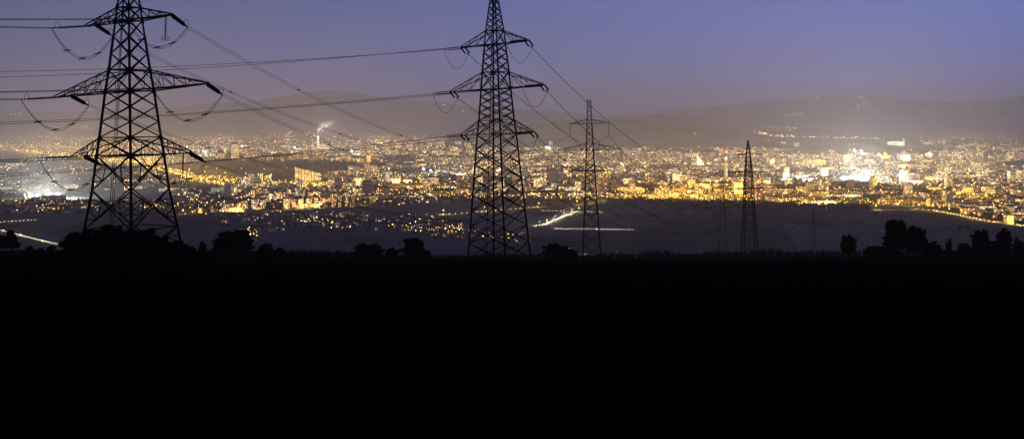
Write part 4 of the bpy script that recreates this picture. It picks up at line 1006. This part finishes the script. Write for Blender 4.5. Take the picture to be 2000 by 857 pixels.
# stadium right
p = ground(1672, 366); s = p.y / F; root = empty('stadium', p); tag(root, 'dark oval stadium roof in front of the glaring floodlights', 'stadium')
g = MB(); n_ = 40; P = []; Fc = []
for ring, (rx, ry, z_) in enumerate(((46 * s, 75, 0), (48 * s, 80, 13), (44 * s, 70, 17), (26 * s, 42, 15), (26 * s, 42, 3))):
    for i in range(n_): P.append((math.cos(2 * math.pi * i / n_) * rx, math.sin(2 * math.pi * i / n_) * ry, z_))
for j in range(4):
    for i in range(n_): Fc.append((j * n_ + i, j * n_ + (i + 1) % n_, (j + 1) * n_ + (i + 1) % n_, (j + 1) * n_ + i))
g.shared(P, Fc); g.build('stand', M['flatroof'], root)
def mast(px, py, hm_, label, group, power, r, c=(.93, 1, .88), nheads=8, glow=1):
    p = ground(px, py); root = empty('floodlight_mast', p); tag(root, label, 'floodlight', group)
    g = MB(); g.tube([(0, 0, 0), (0, 0, hm_)], .7, 8, r2=.35); g.build('mast', M['steel_far'], root)
    for i in range(nheads):
        x = (i % 4 - 1.5) * r * 1.3; z = hm_ + (i // 4) * r * 1.2; g = MB()
        g.box((x, -.6, z), r, .5, r * .9); g.build('floodlight_head', M['flood'], root)
    lamp_light(root, (0, -4, hm_ - 2), power, c, 2.5, 'floodlight_beam')
for i, (x, y, pw) in enumerate(((1660, 358, 2.5e6), (1672, 357, 1e7), (1682, 358, 1.7e7), (1693, 358, 6e6), (1704, 359, 1.2e6), (1649, 359, 8e5))):
    mast(x, y + 1, 17, f'blinding white stadium floodlight mast, {["second", "third", "fourth", "fifth", "rightmost", "leftmost"][i]} of six', 'stadium floodlights', pw, 2.6)
for i, (x, y) in enumerate(((73, 391), (94, 389), (113, 388))):
    mast(x, y, 12, f'glaring white sports field floodlight left of the largest pylon, {["left", "middle", "right"][i]} of three', 'sports field floodlights', 1e7, 2.0, (.98, 1, .80), 4)
for x, y, pw, lab in ((1562, 372, 0, ''),):
    pass
mast(1686, 305, 30, 'single white floodlight in the old town above the stadium', None, 3.5e6, 6, nheads=1)
mast(403, 306, 26, 'white floodlight glowing left of the domed office', None, 3e6, 5, nheads=2)
mast(1070, 295, 16, 'far white floodlights of the exhibition ground right of the middle pylon', None, 2.4e6, 7, nheads=7)
mast(579, 297, 28, 'far bluish white floodlight below the smoking chimney', None, 2e6, 6, nheads=1)
mast(690, 304, 26, 'white star-like floodlight above the dark tower cluster', None, 2e6, 5, nheads=1)
mast(830, 342, 22, 'white yard floodlight, left of two near the middle pylon', None, 1.5e6, 3, nheads=1)
mast(844, 345, 22, 'white yard floodlight, right of two near the middle pylon', None, 1.5e6, 3, nheads=1)
# added lamps on high masts, standing in for the glow of whole quarters
glow = [(370, 351, 0), (400, 357, 0), (440, 359, 0), (480, 361, 0), (530, 363, 0), (580, 365, 0), (180, 311, 0), (300, 329, 0), (1290, 391, 0), (1380, 390, 0), (1450, 388, 0), (1560, 399, 0), (1780, 402, 0), (60, 300, 0), (150, 304, 0), (230, 318, 0), (330, 300, 2), (420, 298, 1), (520, 300, 1), (640, 300, 1), (760, 302, 1), (860, 298, 1), (700, 318, 0), (620, 372, 0), (760, 350, 1), (820, 372, 0), (900, 345, 1), (960, 300, 1), (1050, 305, 1),
        (1150, 300, 1), (1250, 305, 1), (1350, 310, 1), (1450, 308, 1), (980, 340, 1), (1080, 345, 1), (1180, 350, 0), (1260, 345, 1), (1340, 372, 0), (1400, 378, 0), (1300, 385, 0), (1250, 380, 0), (1440, 360, 0), (1480, 340, 1), (1540, 320, 1), (1620, 310, 1), (1720, 318, 1), (1800, 320, 1),
        (1880, 312, 1), (1960, 310, 1), (1560, 345, 1), (1640, 335, 1), (1760, 345, 1), (1850, 350, 1), (1930, 350, 1), (1900, 376, 0), (1820, 376, 0), (1740, 374, 0), (1540, 378, 0), (1640, 392, 0), (1720, 398, 0), (1960, 392, 0), (1370, 384, 0), (1340, 388, 0), (1420, 386, 0), (100, 270, 1), (250, 272, 1), (430, 274, 1), (560, 276, 1), (740, 278, 1)]
for i, (x, y, t) in enumerate(glow + [(1530, 330, 1), (1590, 325, 1), (1680, 325, 1), (1760, 330, 1), (1840, 335, 1), (1900, 335, 1), (1960, 340, 1), (1600, 350, 1), (1700, 345, 1), (1800, 355, 0), (1890, 360, 0), (1560, 312, 1), (1660, 308, 1), (1780, 308, 1), (1920, 322, 1), (1400, 330, 1), (1300, 330, 1), (1200, 335, 1), (1110, 325, 1), (1020, 325, 1)]):
    p = ground(x, y); h_ = 26 + (p.y / 3500) * 10; kd = ('sodium', 'warmwhite', 'coolwhite')[t]
    root = empty('added_glow_lamp', p); tag(root, f'tall {("orange", "warm white", "cool white")[t]} added glow lamp {PLACE[min(Q, key=lambda q: min(math.hypot(a - x, (b - y) * 3) for a, b in q[1]))[0]]}', 'street lamp', 'added glow lamps of the city')
    g = MB(); g.tube([(0, 0, 0), (0, 0, h_)], .5, 6, r2=.25); g.build('mast', M['steel_far'], root)
    g = MB(); g.tube([(0, 0, h_), (0, 0, h_ + 1)], 1.6 * p.y / 4000, 8); g.build('lamp_head', M[kd], root)
    lamp_light(root, (0, 0, h_ - 2), 1.3e6 * (p.y / 4000) ** 1.6, lamp_cols[kd], 4)
for pts, n_, kd in (([(40, 294), (60, 300), (200, 318), (330, 340), (400, 354), (395, 348), (330, 331), (205, 310)], 150, 'sodium'), ([(345, 346), (440, 350), (530, 357), (640, 364), (640, 371), (520, 368), (430, 368), (350, 358)], 260, 'sodium'),
                   ([(1180, 385), (1440, 374), (1520, 378), (1480, 398), (1330, 397), (1190, 393)], 170, 'sodium'), ([(1500, 396), (1830, 396), (1860, 412), (1800, 408), (1560, 404)], 110, 'sodium'), ([(1700, 352), (2000, 396), (2000, 406), (1860, 384), (1700, 360)], 110, 'sodium'), ([(860, 384), (1060, 386), (1180, 390), (1100, 396), (870, 392)], 60, 'sodium')):
    x0, x1 = min(p[0] for p in pts), max(p[0] for p in pts); y0, y1 = min(p[1] for p in pts), max(p[1] for p in pts); c = 0
    while c < n_:
        x, y = rnd.uniform(x0, x1), rnd.uniform(y0, y1)
        if in_poly(x, y, pts): c += 1; p = ground(x, y); lamp_dot(p, kd, rnd.uniform(8, 13), p.y / 3000 * rnd.uniform(.5, 1.1))
def in_park(x, y): return any(((x - a) / c) ** 2 + ((y - b) / d) ** 2 < 1 for a, b, c, d in PARKS)
for qn, poly, nb, kw, lit, nl, lm in Q:
    if qn in ('left plain', 'scattered hamlets', 'hillside village', 'left village', 'apartment estate'): continue
    cx, cy = sum(p[0] for p in poly) / len(poly), sum(p[1] for p in poly) / len(poly)
    for _ in range(10 if nb > 500 else 6):
        x, y = 0, 0
        while not in_poly(x, y, poly): x, y = rnd.uniform(min(p[0] for p in poly), max(p[0] for p in poly)), rnd.uniform(min(p[1] for p in poly), max(p[1] for p in poly))
        o_ = ground(x, y); a_ = rnd.choice((.25, .45, .7, 2.6, 2.9, 1.3)) + rnd.uniform(-.12, .12); sp_ = rnd.uniform(26, 42) * max(1, o_.y / 4500); kd = rnd.choice(('sodium', 'sodium', 'sodium', 'warmwhite', 'coolwhite'))
        for k_ in range(-22, 23):
            p = o_ + Vector((math.cos(a_), math.sin(a_), 0)) * sp_ * k_ + Vector((math.sin(k_ * .13) * 20, 0, 0)); 
            if p.y < 1800: continue
            px_, py_ = 1000 + F * p.x / p.y, HOR + 200 * F / p.y
            if in_poly(px_, py_, poly) and not any(in_poly(px_, py_, f_) for f_ in fields_px): lamp_dot(p, kd, 10, (.55 if kd == 'sodium' else .45) * (p.y / 3000) ** .8)
for k_, g in lamp_stuff.items(): tag(g.build('distant_lamps', [M['steel_far'], M[k_]]), 'countless small distant street lamps', None, None, 'stuff')

# lights of villages on the far hills
vl = MB()
for cx, cy_, sx_, sy_, n_ in ((1437, 216, 7, 1.5, 5), (1596, 192, 6, 2, 11), (1555, 224, 9, 2.5, 12), (1540, 226, 6, 1, 8), (1565, 221, 6, 3, 10), (1661, 190, 4, 1, 3), (1682, 192, 8, 1.5, 8), (1672, 190, 10, 1, 4), (1690, 202, 7, 1, 7), (1680, 207, 4, 1.5, 7), (1676, 213, 1, 2, 5),
                              (1630, 224, 12, 1.3, 9), (1806, 220.5, 8, .8, 9), (1893, 208, 3, 1, 5), (1918, 207.5, 4, 1, 5), (1953, 235, 9, 1, 7), (1967, 197.5, 5, .5, 4), (1833, 244, 4, .5, 3), (1550, 251, 14, .6, 9), (1520, 250, 20, 4, 14), (1480, 258, 10, 1, 6),
                              (307, 185, 4, .6, 3), (373, 208, 10, .8, 3), (30, 224, 9, 1, 5), (40, 223, 10, 1, 6), (866, 206, 4, .8, 4), (990, 216, 20, 1.5, 9), (905, 217, 6, 1.5, 3), (1116, 208, 5, .6, 3), (1370, 262, 25, 3, 6), (160, 250, 60, 4, 26), (165, 246, 12, 3, 10), (640, 262, 160, 6, 60), (1950, 262, 40, 4, 18), (1860, 262, 60, 5, 24)):
    for _ in range(n_):
        x, y = rnd.gauss(cx, sx_ * .6), rnd.gauss(cy_, sy_ * .6); q = on_surface(x, y)
        if q is None or q.y < 7000: continue
        r0 = q.y / 4300 * rnd.uniform(.5, 1.25); 
        vl.shared([(q.x + a * r0 * 1.3, q.y - 12 + b * r0, q.z + 7 + c * r0) for a, b, c in ((1, 0, 0), (-1, 0, 0), (0, 1, 0), (0, -1, 0), (0, 0, .8), (0, 0, -.8))],
                  [(0, 2, 4), (2, 1, 4), (1, 3, 4), (3, 0, 4), (2, 0, 5), (1, 2, 5), (3, 1, 5), (0, 3, 5)], 0)
        vl.bar((q.x, q.y - 12, q.z - 4), (q.x, q.y - 12, q.z + 7), .8, mi=1)
for i in range(90):        # lights along the back of the low ridge
    x = 1484 + 245 * rnd.random() ** 1.2; q = at(x, interp([(1480, 259), (1520, 265.5), (1600, 267.5), (1700, 270), (1740, 272)], x) + rnd.gauss(0, .9), 11500 + rnd.uniform(-400, 500)); r0 = 1.2 + 4 * rnd.random() ** 2.5
    vl.shared([(q.x + a * r0 * 1.6, q.y + b * r0, q.z + c * r0) for a, b, c in ((1, 0, 0), (-1, 0, 0), (0, 1, 0), (0, -1, 0), (0, 0, .8), (0, 0, -.8))],
              [(0, 2, 4), (2, 1, 4), (1, 3, 4), (3, 0, 4), (2, 0, 5), (1, 2, 5), (3, 1, 5), (0, 3, 5)], 0)
    vl.bar((q.x, q.y, PLAIN), q, .8, mi=1)
for pts in ([(1470, 270), (1500, 275), (1540, 283), (1580, 276)], [(1605, 290), (1650, 285), (1700, 280), (1720, 278)], [(1775, 290), (1776, 286), (1772, 293), (1765, 296)]):   # lanes on the castle hill and ridge
    for (x, y) in px_path(pts, 8 if pts[0][0] == 1605 else 5):
        q = on_surface(x + rnd.uniform(-1, 1), y)
        if q is None: continue
        r0 = rnd.uniform(.5, 1.5)
        vl.shared([(q.x + a * r0, q.y - 9 + b * r0, q.z + 8 + c * r0) for a, b, c in ((1, 0, 0), (-1, 0, 0), (0, 1, 0), (0, -1, 0), (0, 0, .8), (0, 0, -.8))],
                  [(0, 2, 4), (2, 1, 4), (1, 3, 4), (3, 0, 4), (2, 0, 5), (1, 2, 5), (3, 1, 5), (0, 3, 5)], 0)
        vl.bar((q.x, q.y - 9, q.z - 3), (q.x, q.y - 9, q.z + 8), .6, mi=1)
tag(vl.build('hillside_lamps', [M['warmwhite'], M['steel_far']]), 'tiny lamps of the villages on the far hills', None, None, 'stuff')

# ------------------------------------------------------------------ trees of the valley
def lump(g, p, r, h):
    n_ = 7; P = []; Fc = []
    for j, (rr, z_) in enumerate(((.25, 0), (.95, .28), (1.0, .55), (.62, .82))):
        for i in range(n_):
            a = 2 * math.pi * (i + .5 * (j % 2)) / n_; q = rr * r * rnd.uniform(.72, 1.22)
            P.append((p[0] + math.cos(a) * q, p[1] + math.sin(a) * q, p[2] + h * z_ * rnd.uniform(.88, 1.1)))
    P.append((p[0] + rnd.uniform(-.2, .2) * r, p[1], p[2] + h))
    for j in range(3):
        for i in range(n_):
            a, b, c, d = j * n_ + i, j * n_ + (i + 1) % n_, (j + 1) * n_ + (i + 1) % n_, (j + 1) * n_ + i
            Fc += [(a, b, d), (b, c, d)]
    for i in range(n_): Fc.append((3 * n_ + i, 3 * n_ + (i + 1) % n_, 4 * n_))
    g.shared(P, Fc)
g = MB()
def wood(poly, n_, hmin, hmax):
    x0, x1 = min(p[0] for p in poly), max(p[0] for p in poly); y0, y1 = min(p[1] for p in poly), max(p[1] for p in poly); c = 0; t = 0
    while c < n_ and t < n_ * 20:
        t += 1; x, y = rnd.uniform(x0, x1), rnd.uniform(y0, y1)
        if not in_poly(x, y, poly): continue
        c += 1; h = rnd.uniform(hmin, hmax); lump(g, ground(x, y) + Vector((0, 0, -.5)), h * rnd.uniform(.26, .5), h)
wood([(560, 318), (700, 320), (640, 332), (440, 334), (420, 318)], 520, 12, 22)
wood([(1190, 395), (1330, 399), (1450, 401), (1560, 404), (1700, 408), (1700, 412), (1560, 410), (1400, 406), (1180, 400)], 420, 8, 16)
wood([(1500, 366), (1560, 362), (1600, 372), (1520, 374)], 90, 9, 15); wood([(1700, 366), (1800, 372), (1860, 384), (1780, 384), (1690, 374)], 200, 9, 17)
wood([(870, 388), (1060, 392), (1130, 398), (1060, 402), (870, 396)], 200, 7, 13); wood([(700, 372), (930, 366), (930, 396), (730, 404)], 330, 6, 13)
wood([(0, 386), (60, 384), (56, 392), (0, 394)], 60, 14, 26); wood([(0, 392), (440, 396), (440, 416), (0, 420)], 260, 6, 12); wood([(0, 300), (300, 330), (380, 370), (0, 372)], 260, 8, 16)
wood([(400, 420), (840, 426), (1030, 462), (1020, 486), (820, 462), (560, 444), (400, 432)], 220, 5, 11)
wood([(640, 330), (940, 318), (940, 366), (640, 366)], 330, 8, 15); wood([(930, 320), (1500, 320), (1500, 384), (930, 384)], 900, 8, 15); wood([(1490, 318), (2000, 318), (2000, 380), (1490, 360)], 800, 8, 15)
wood([(420, 364), (700, 362), (700, 404), (420, 412)], 240, 7, 13); wood([(1860, 396), (2000, 404), (2000, 436), (1900, 424)], 90, 6, 12)
wood([(400, 372), (700, 360), (930, 366), (930, 392), (420, 410)], 260, 7, 13); wood([(330, 290), (900, 292), (900, 318), (420, 318)], 260, 10, 18); wood([(900, 290), (1500, 294), (2000, 298), (2000, 320), (900, 320)], 420, 12, 20)
for a_, b_, c_, d_ in PARKS: wood([(a_ + c_ * math.cos(t * .524), b_ + d_ * math.sin(t * .524)) for t in range(12)], 70, 11, 19)
for (x0_, y0_), (x1_, y1_) in (((1270, 412), (1500, 409)), ((1180, 425), (1420, 421)), ((1500, 415), (1820, 421)), ((1240, 462), (1400, 457)), ((1560, 440), (1700, 436)), ((1040, 470), (1120, 476)), ((1700, 452), (1900, 447)), ((0, 445), (120, 441)), ((420, 440), (560, 452)), ((620, 470), (820, 478)), ((560, 456), (700, 452))):
    for i in range(26): t = rnd.random(); wood_p = ground(lerp(x0_, x1_, t), lerp(y0_, y1_, t) + rnd.uniform(-.4, .4)); h = rnd.uniform(3, 8); lump(g, wood_p, h * .5, h)
wood([(1250, 428), (1560, 420), (1560, 424), (1250, 433)], 14, 3, 6)
tag(g.build('valley_woods', M['wood']), 'dark tree masses between the fields and houses of the valley', None, None, 'stuff')

# ------------------------------------------------------------------ trees and thicket on the near slope
def leaf_tree(name, label, cat, px, top, wpx, d, group=None, dens=1.0, leaf=.34, squash=1.0, trunk=True, lobes=None, conical=False, base_px=None):
    k = d / F; X = (px - 1000) * k; z0 = slope_z(X, d); zt = (HOR - top) * k; H = zt - z0; Rr = wpx * k / 2
    root = empty(name, (X, d, z0)); tag(root, label, cat, group)
    tr = MB(); nl = int((lobes or 9) * 3.2); ct_ = cat; C = []
    z_lo = .30 if ct_ == 'tree' else .06
    def env(t): return (1.05 - t * .85) if conical else math.sqrt(max(.04, 1 - (abs(t - .38) / .66) ** 2.2))
    for i in range(nl):
        a = rnd.random() * 6.28; t = rnd.random(); rad = Rr * env(t) * rnd.uniform(.82, 1.12)
        C.append((Vector((math.cos(a) * rad * rnd.random() ** .45 * .92, math.sin(a) * rad * rnd.random() ** .45 * .92, H * lerp(z_lo, .93, t))), Rr * rnd.uniform(.10, .24), H * rnd.uniform(.035, .085)))
    for t in (.12, .32, .55, .75):
        for s_ in (-.42, 0, .42): C.append((Vector((s_ * Rr * env(t), rnd.uniform(-.2, .2) * Rr, H * lerp(z_lo, .90, t))), Rr * .34 * env(t), H * .11))
    tr.tube([(0, 0, -.3), (Rr * .03, 0, H * .3), (-Rr * .04, 0, H * .62), (0, 0, H * .85)], [max(.06, H * .028), H * .022, H * .013, .02], 7)
    for c, r, h in C[::3]:
        b = Vector((0, 0, H * .25 + c.z * .3)); tr.tube([b, b.lerp(c, .55) + Vector((0, 0, H * .03)), c], [H * .011, H * .008, .015], 5)
    tr.build('trunk', M['bark'], root)
    cr_ = MB(); 
    for c, r, h in C:
        n_ = int(dens * 60 * (r * r + r * h) / (leaf * leaf)) + 24
        for _ in range(min(n_, 900)):
            v = Vector((rnd.gauss(0, 1), rnd.gauss(0, 1), rnd.gauss(0, 1))).normalized() * rnd.random() ** .42
            if rnd.random() < .10: v *= rnd.uniform(1.1, 1.5)
            p = c + Vector((v.x * r, v.y * r, v.z * h))
            if p.z < .02 * H: continue
            s = leaf * rnd.uniform(.5, 1.25); u = Vector((rnd.gauss(0, 1), rnd.gauss(0, 1), rnd.gauss(0, 1))).normalized(); w_ = u.orthogonal().normalized()
            cr_.shared([p - u * s * .6, p + w_ * s * .3, p + u * s * .6, p - w_ * s * .3], [(0, 1, 2, 3)])
    for _ in range(int(50 + 26 * dens)):          # bare shoots and sprays that break the outline
        c, r, h = rnd.choice(C); v = Vector((rnd.gauss(0, 1), rnd.gauss(0, .6), abs(rnd.gauss(.3, .9)))).normalized(); p0 = c + Vector((v.x * r, v.y * r, v.z * h)) * .7; p1 = c + Vector((v.x * r, v.y * r, v.z * h)) * rnd.uniform(1.3, 2.3)
        if p0.z < .05 * H: continue
        cr_.bar(p0, p1, .045, .02)
        for k_ in range(7):
            p = p0.lerp(p1, rnd.uniform(.3, 1)); s = leaf * rnd.uniform(.35, .8); u = Vector((rnd.gauss(0, 1), rnd.gauss(0, 1), rnd.gauss(0, 1))).normalized(); w_ = u.orthogonal().normalized()
            cr_.shared([p - u * s * .6, p + w_ * s * .3, p + u * s * .6, p - w_ * s * .3], [(0, 1, 2, 3)])
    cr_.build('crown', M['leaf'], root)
T = [  # name, label, category, px, top row, width px, distance, options
 ('tree', 'dark conical tree at the far left edge with the pale lane behind it', 'tree', 22, 447, 44, 210, dict(conical=True, leaf=.3, dens=1.5)),
 ('tree', 'lower dark tree cut by the left edge beside the conical tree', 'tree', -4, 455, 30, 215, dict(leaf=.3)),
 ('shrub', 'small low shrub, nearest right of the conical tree at the left', 'shrub', 59, 479, 20, 215, dict(leaf=.22)),
 ('shrub', 'small low shrub, second right of the conical tree', 'shrub', 79, 484, 22, 215, dict(leaf=.22)),
 ('shrub', 'small peaked shrub just left of the big thicket', 'shrub', 101, 479, 20, 215, dict(leaf=.22)),
 ('thicket_bush', 'left shoulder of the thicket below the largest pylon', 'bush', 148, 453, 54, 118, dict(leaf=.2, dens=1.3)),
 ('thicket_bush', 'broad bush left of centre in the thicket, hiding the left pylon leg', 'bush', 178, 445, 62, 121, dict(leaf=.2, dens=1.3)),
 ('thicket_bush', 'highest bush of the thicket, standing before the pylon', 'bush', 219, 438.5, 60, 124, dict(leaf=.2, dens=1.3)),
 ('thicket_bush', 'bush at the middle foot of the largest pylon', 'bush', 258, 445, 60, 122, dict(leaf=.2, dens=1.3)),
 ('thicket_bush', 'rounded bush right of the middle pylon leg in the thicket', 'bush', 287, 446, 52, 120, dict(leaf=.2, dens=1.3)),
 ('thicket_bush', 'lower bush of the thicket stepping down to the right', 'bush', 314, 457, 44, 119, dict(leaf=.2, dens=1.3)),
 ('thicket_bush', 'lowest right bush of the thicket under the right pylon leg', 'bush', 344, 470, 50, 118, dict(leaf=.18, dens=1.2)),
 ('thicket_bush', 'sparse end bush of the thicket on its right', 'bush', 367, 476, 34, 118, dict(leaf=.16, dens=.9)),
 ('bush', 'small upright bush between the thicket and the round bush', 'bush', 396, 469, 20, 200, dict(leaf=.24)),
 ('tree', 'round leafy small tree right of the largest pylon', 'tree', 461, 446, 78, 205, dict(leaf=.32, dens=1.6, lobes=16)),
 ('tree', 'left hanging shoulder tree beside the round leafy one', 'tree', 436, 458, 46, 207, dict(leaf=.3, dens=1.2)),
 ('bush', 'low bush right of the round leafy tree', 'bush', 519, 475, 44, 210, dict(leaf=.24)),
 ('bush', 'tiny tapering bush at the right end of the left hedge', 'bush', 546, 482, 30, 212, dict(leaf=.2, dens=.8)),
 ('bush', 'wide low bush in the gap left of the middle pylon', 'bush', 719, 473, 66, 230, dict(leaf=.26, lobes=14)),
 ('bush', 'thin low bush between two larger ones left of the middle pylon', 'bush', 765, 482, 34, 230, dict(leaf=.22, dens=.7)),
 ('bush', 'upright bush nearest left of the middle pylon', 'bush', 808, 463, 52, 230, dict(leaf=.28, dens=1.2, lobes=13)),
 ('bush', 'small sparse bush at the right foot of the upright bush', 'bush', 833, 487, 26, 230, dict(leaf=.2, dens=.7)),
 ('bush', 'rounded bush right of the middle pylon feet', 'bush', 1087, 474, 62, 240, dict(leaf=.26, dens=.9, lobes=14)),
 ('bush', 'thin twiggy bush left of the hanging insulator pylon', 'bush', 1117, 486, 34, 240, dict(leaf=.2, dens=.35)),
 ('tree', 'lone round-headed small tree in the right half', 'tree', 1656, 457, 36, 250, dict(leaf=.26, dens=1.4, lobes=20)),
 ('shrub', 'low spiky shrub between the lone tree and the tall tree', 'shrub', 1714, 480, 60, 250, dict(leaf=.24, dens=.8)),
 ('tree', 'tallest dark tree in the right half', 'tree', 1750, 428.5, 56, 245, dict(leaf=.3, dens=1.9, lobes=30)),
 ('tree', 'second dark tree leaning on the tallest one from the right', 'tree', 1788, 441, 46, 247, dict(leaf=.3, dens=1.4, lobes=22)),
 ('shrub', 'broad shrub at the foot of the tallest right tree, left side', 'shrub', 1735, 474, 60, 240, dict(leaf=.26, dens=1.2)),
 ('shrub', 'broad shrub right of the two tall trees', 'shrub', 1822, 470, 50, 243, dict(leaf=.26, dens=.9)),
 ('shrub', 'curved sparse sapling between shrubs in the right half', 'shrub', 1853, 464, 16, 245, dict(leaf=.2, dens=.6)),
 ('shrub', 'low shrub in the dip at the right', 'shrub', 1882, 474, 34, 245, dict(leaf=.24, dens=.8)),
 ('tree', 'open-crowned small tree, left of two near the right edge', 'tree', 1915, 446, 44, 245, dict(leaf=.22, dens=.62, lobes=14)),
 ('tree', 'leafy small tree, right of two near the right edge', 'tree', 1960, 443, 34, 245, dict(leaf=.24, dens=.85, lobes=13)),
 ('shrub', 'shrub filling the gap under the two right edge trees', 'shrub', 1935, 470, 70, 243, dict(leaf=.24, dens=1.1)),
 ('shrub', 'twiggy shrub at the right edge of the photo', 'shrub', 1990, 463, 30, 245, dict(leaf=.2, dens=.6)),
]
for n_, lb, ct, px, top, wp, d, kw in T:
    if n_ == 'thicket_bush': kw['lobes'] = 17; wp *= 1.22
    leaf_tree(n_, lb, ct, px, top, wp, d, ('bushes of the thicket below the largest pylon' if n_ == 'thicket_bush' else None), **kw)

for px, top, wp in ((165, 452, 60), (200, 446, 60), (238, 446, 60), (270, 448, 60), (300, 458, 50), (330, 470, 50), (150, 470, 60)):
    pass
# maize along the crest
g = MB()
for _ in range(3000):
    px = rnd.uniform(870, 2040) if rnd.random() < .93 else rnd.uniform(560, 870); d = rnd.uniform(385, 432); X = (px - 1000) / F * d; z0 = slope_z(X, d)
    hgt = rnd.uniform(.9, 3.3) * (.75 + .35 * math.sin(px * .043) * math.sin(px * .017 + 1)) * (.45 if px < 1050 else .75 if px < 1250 else 1.0)
    lean_ = rnd.uniform(-.18, .18); top = Vector((X + lean_, d, z0 + hgt)); g.bar((X, d, z0 - .1), top, .13, .07)
    for i in range(5):
        t = rnd.uniform(.35, 1); b = Vector((X, d, z0)).lerp(top, t); a = rnd.random() * 6.28; L_ = rnd.uniform(.35, .8); dx = Vector((math.cos(a), math.sin(a), 0)) * L_
        side_ = Vector((-dx.y, dx.x, 0)).normalized() * .10
        m_ = b + dx * .5 + Vector((0, 0, L_ * .45)); e_ = b + dx + Vector((0, 0, L_ * rnd.uniform(-.2, .5)))
        g.shared([b - side_, b + side_, m_ + side_, m_ - side_, e_], [(0, 1, 2, 3), (3, 2, 4)])
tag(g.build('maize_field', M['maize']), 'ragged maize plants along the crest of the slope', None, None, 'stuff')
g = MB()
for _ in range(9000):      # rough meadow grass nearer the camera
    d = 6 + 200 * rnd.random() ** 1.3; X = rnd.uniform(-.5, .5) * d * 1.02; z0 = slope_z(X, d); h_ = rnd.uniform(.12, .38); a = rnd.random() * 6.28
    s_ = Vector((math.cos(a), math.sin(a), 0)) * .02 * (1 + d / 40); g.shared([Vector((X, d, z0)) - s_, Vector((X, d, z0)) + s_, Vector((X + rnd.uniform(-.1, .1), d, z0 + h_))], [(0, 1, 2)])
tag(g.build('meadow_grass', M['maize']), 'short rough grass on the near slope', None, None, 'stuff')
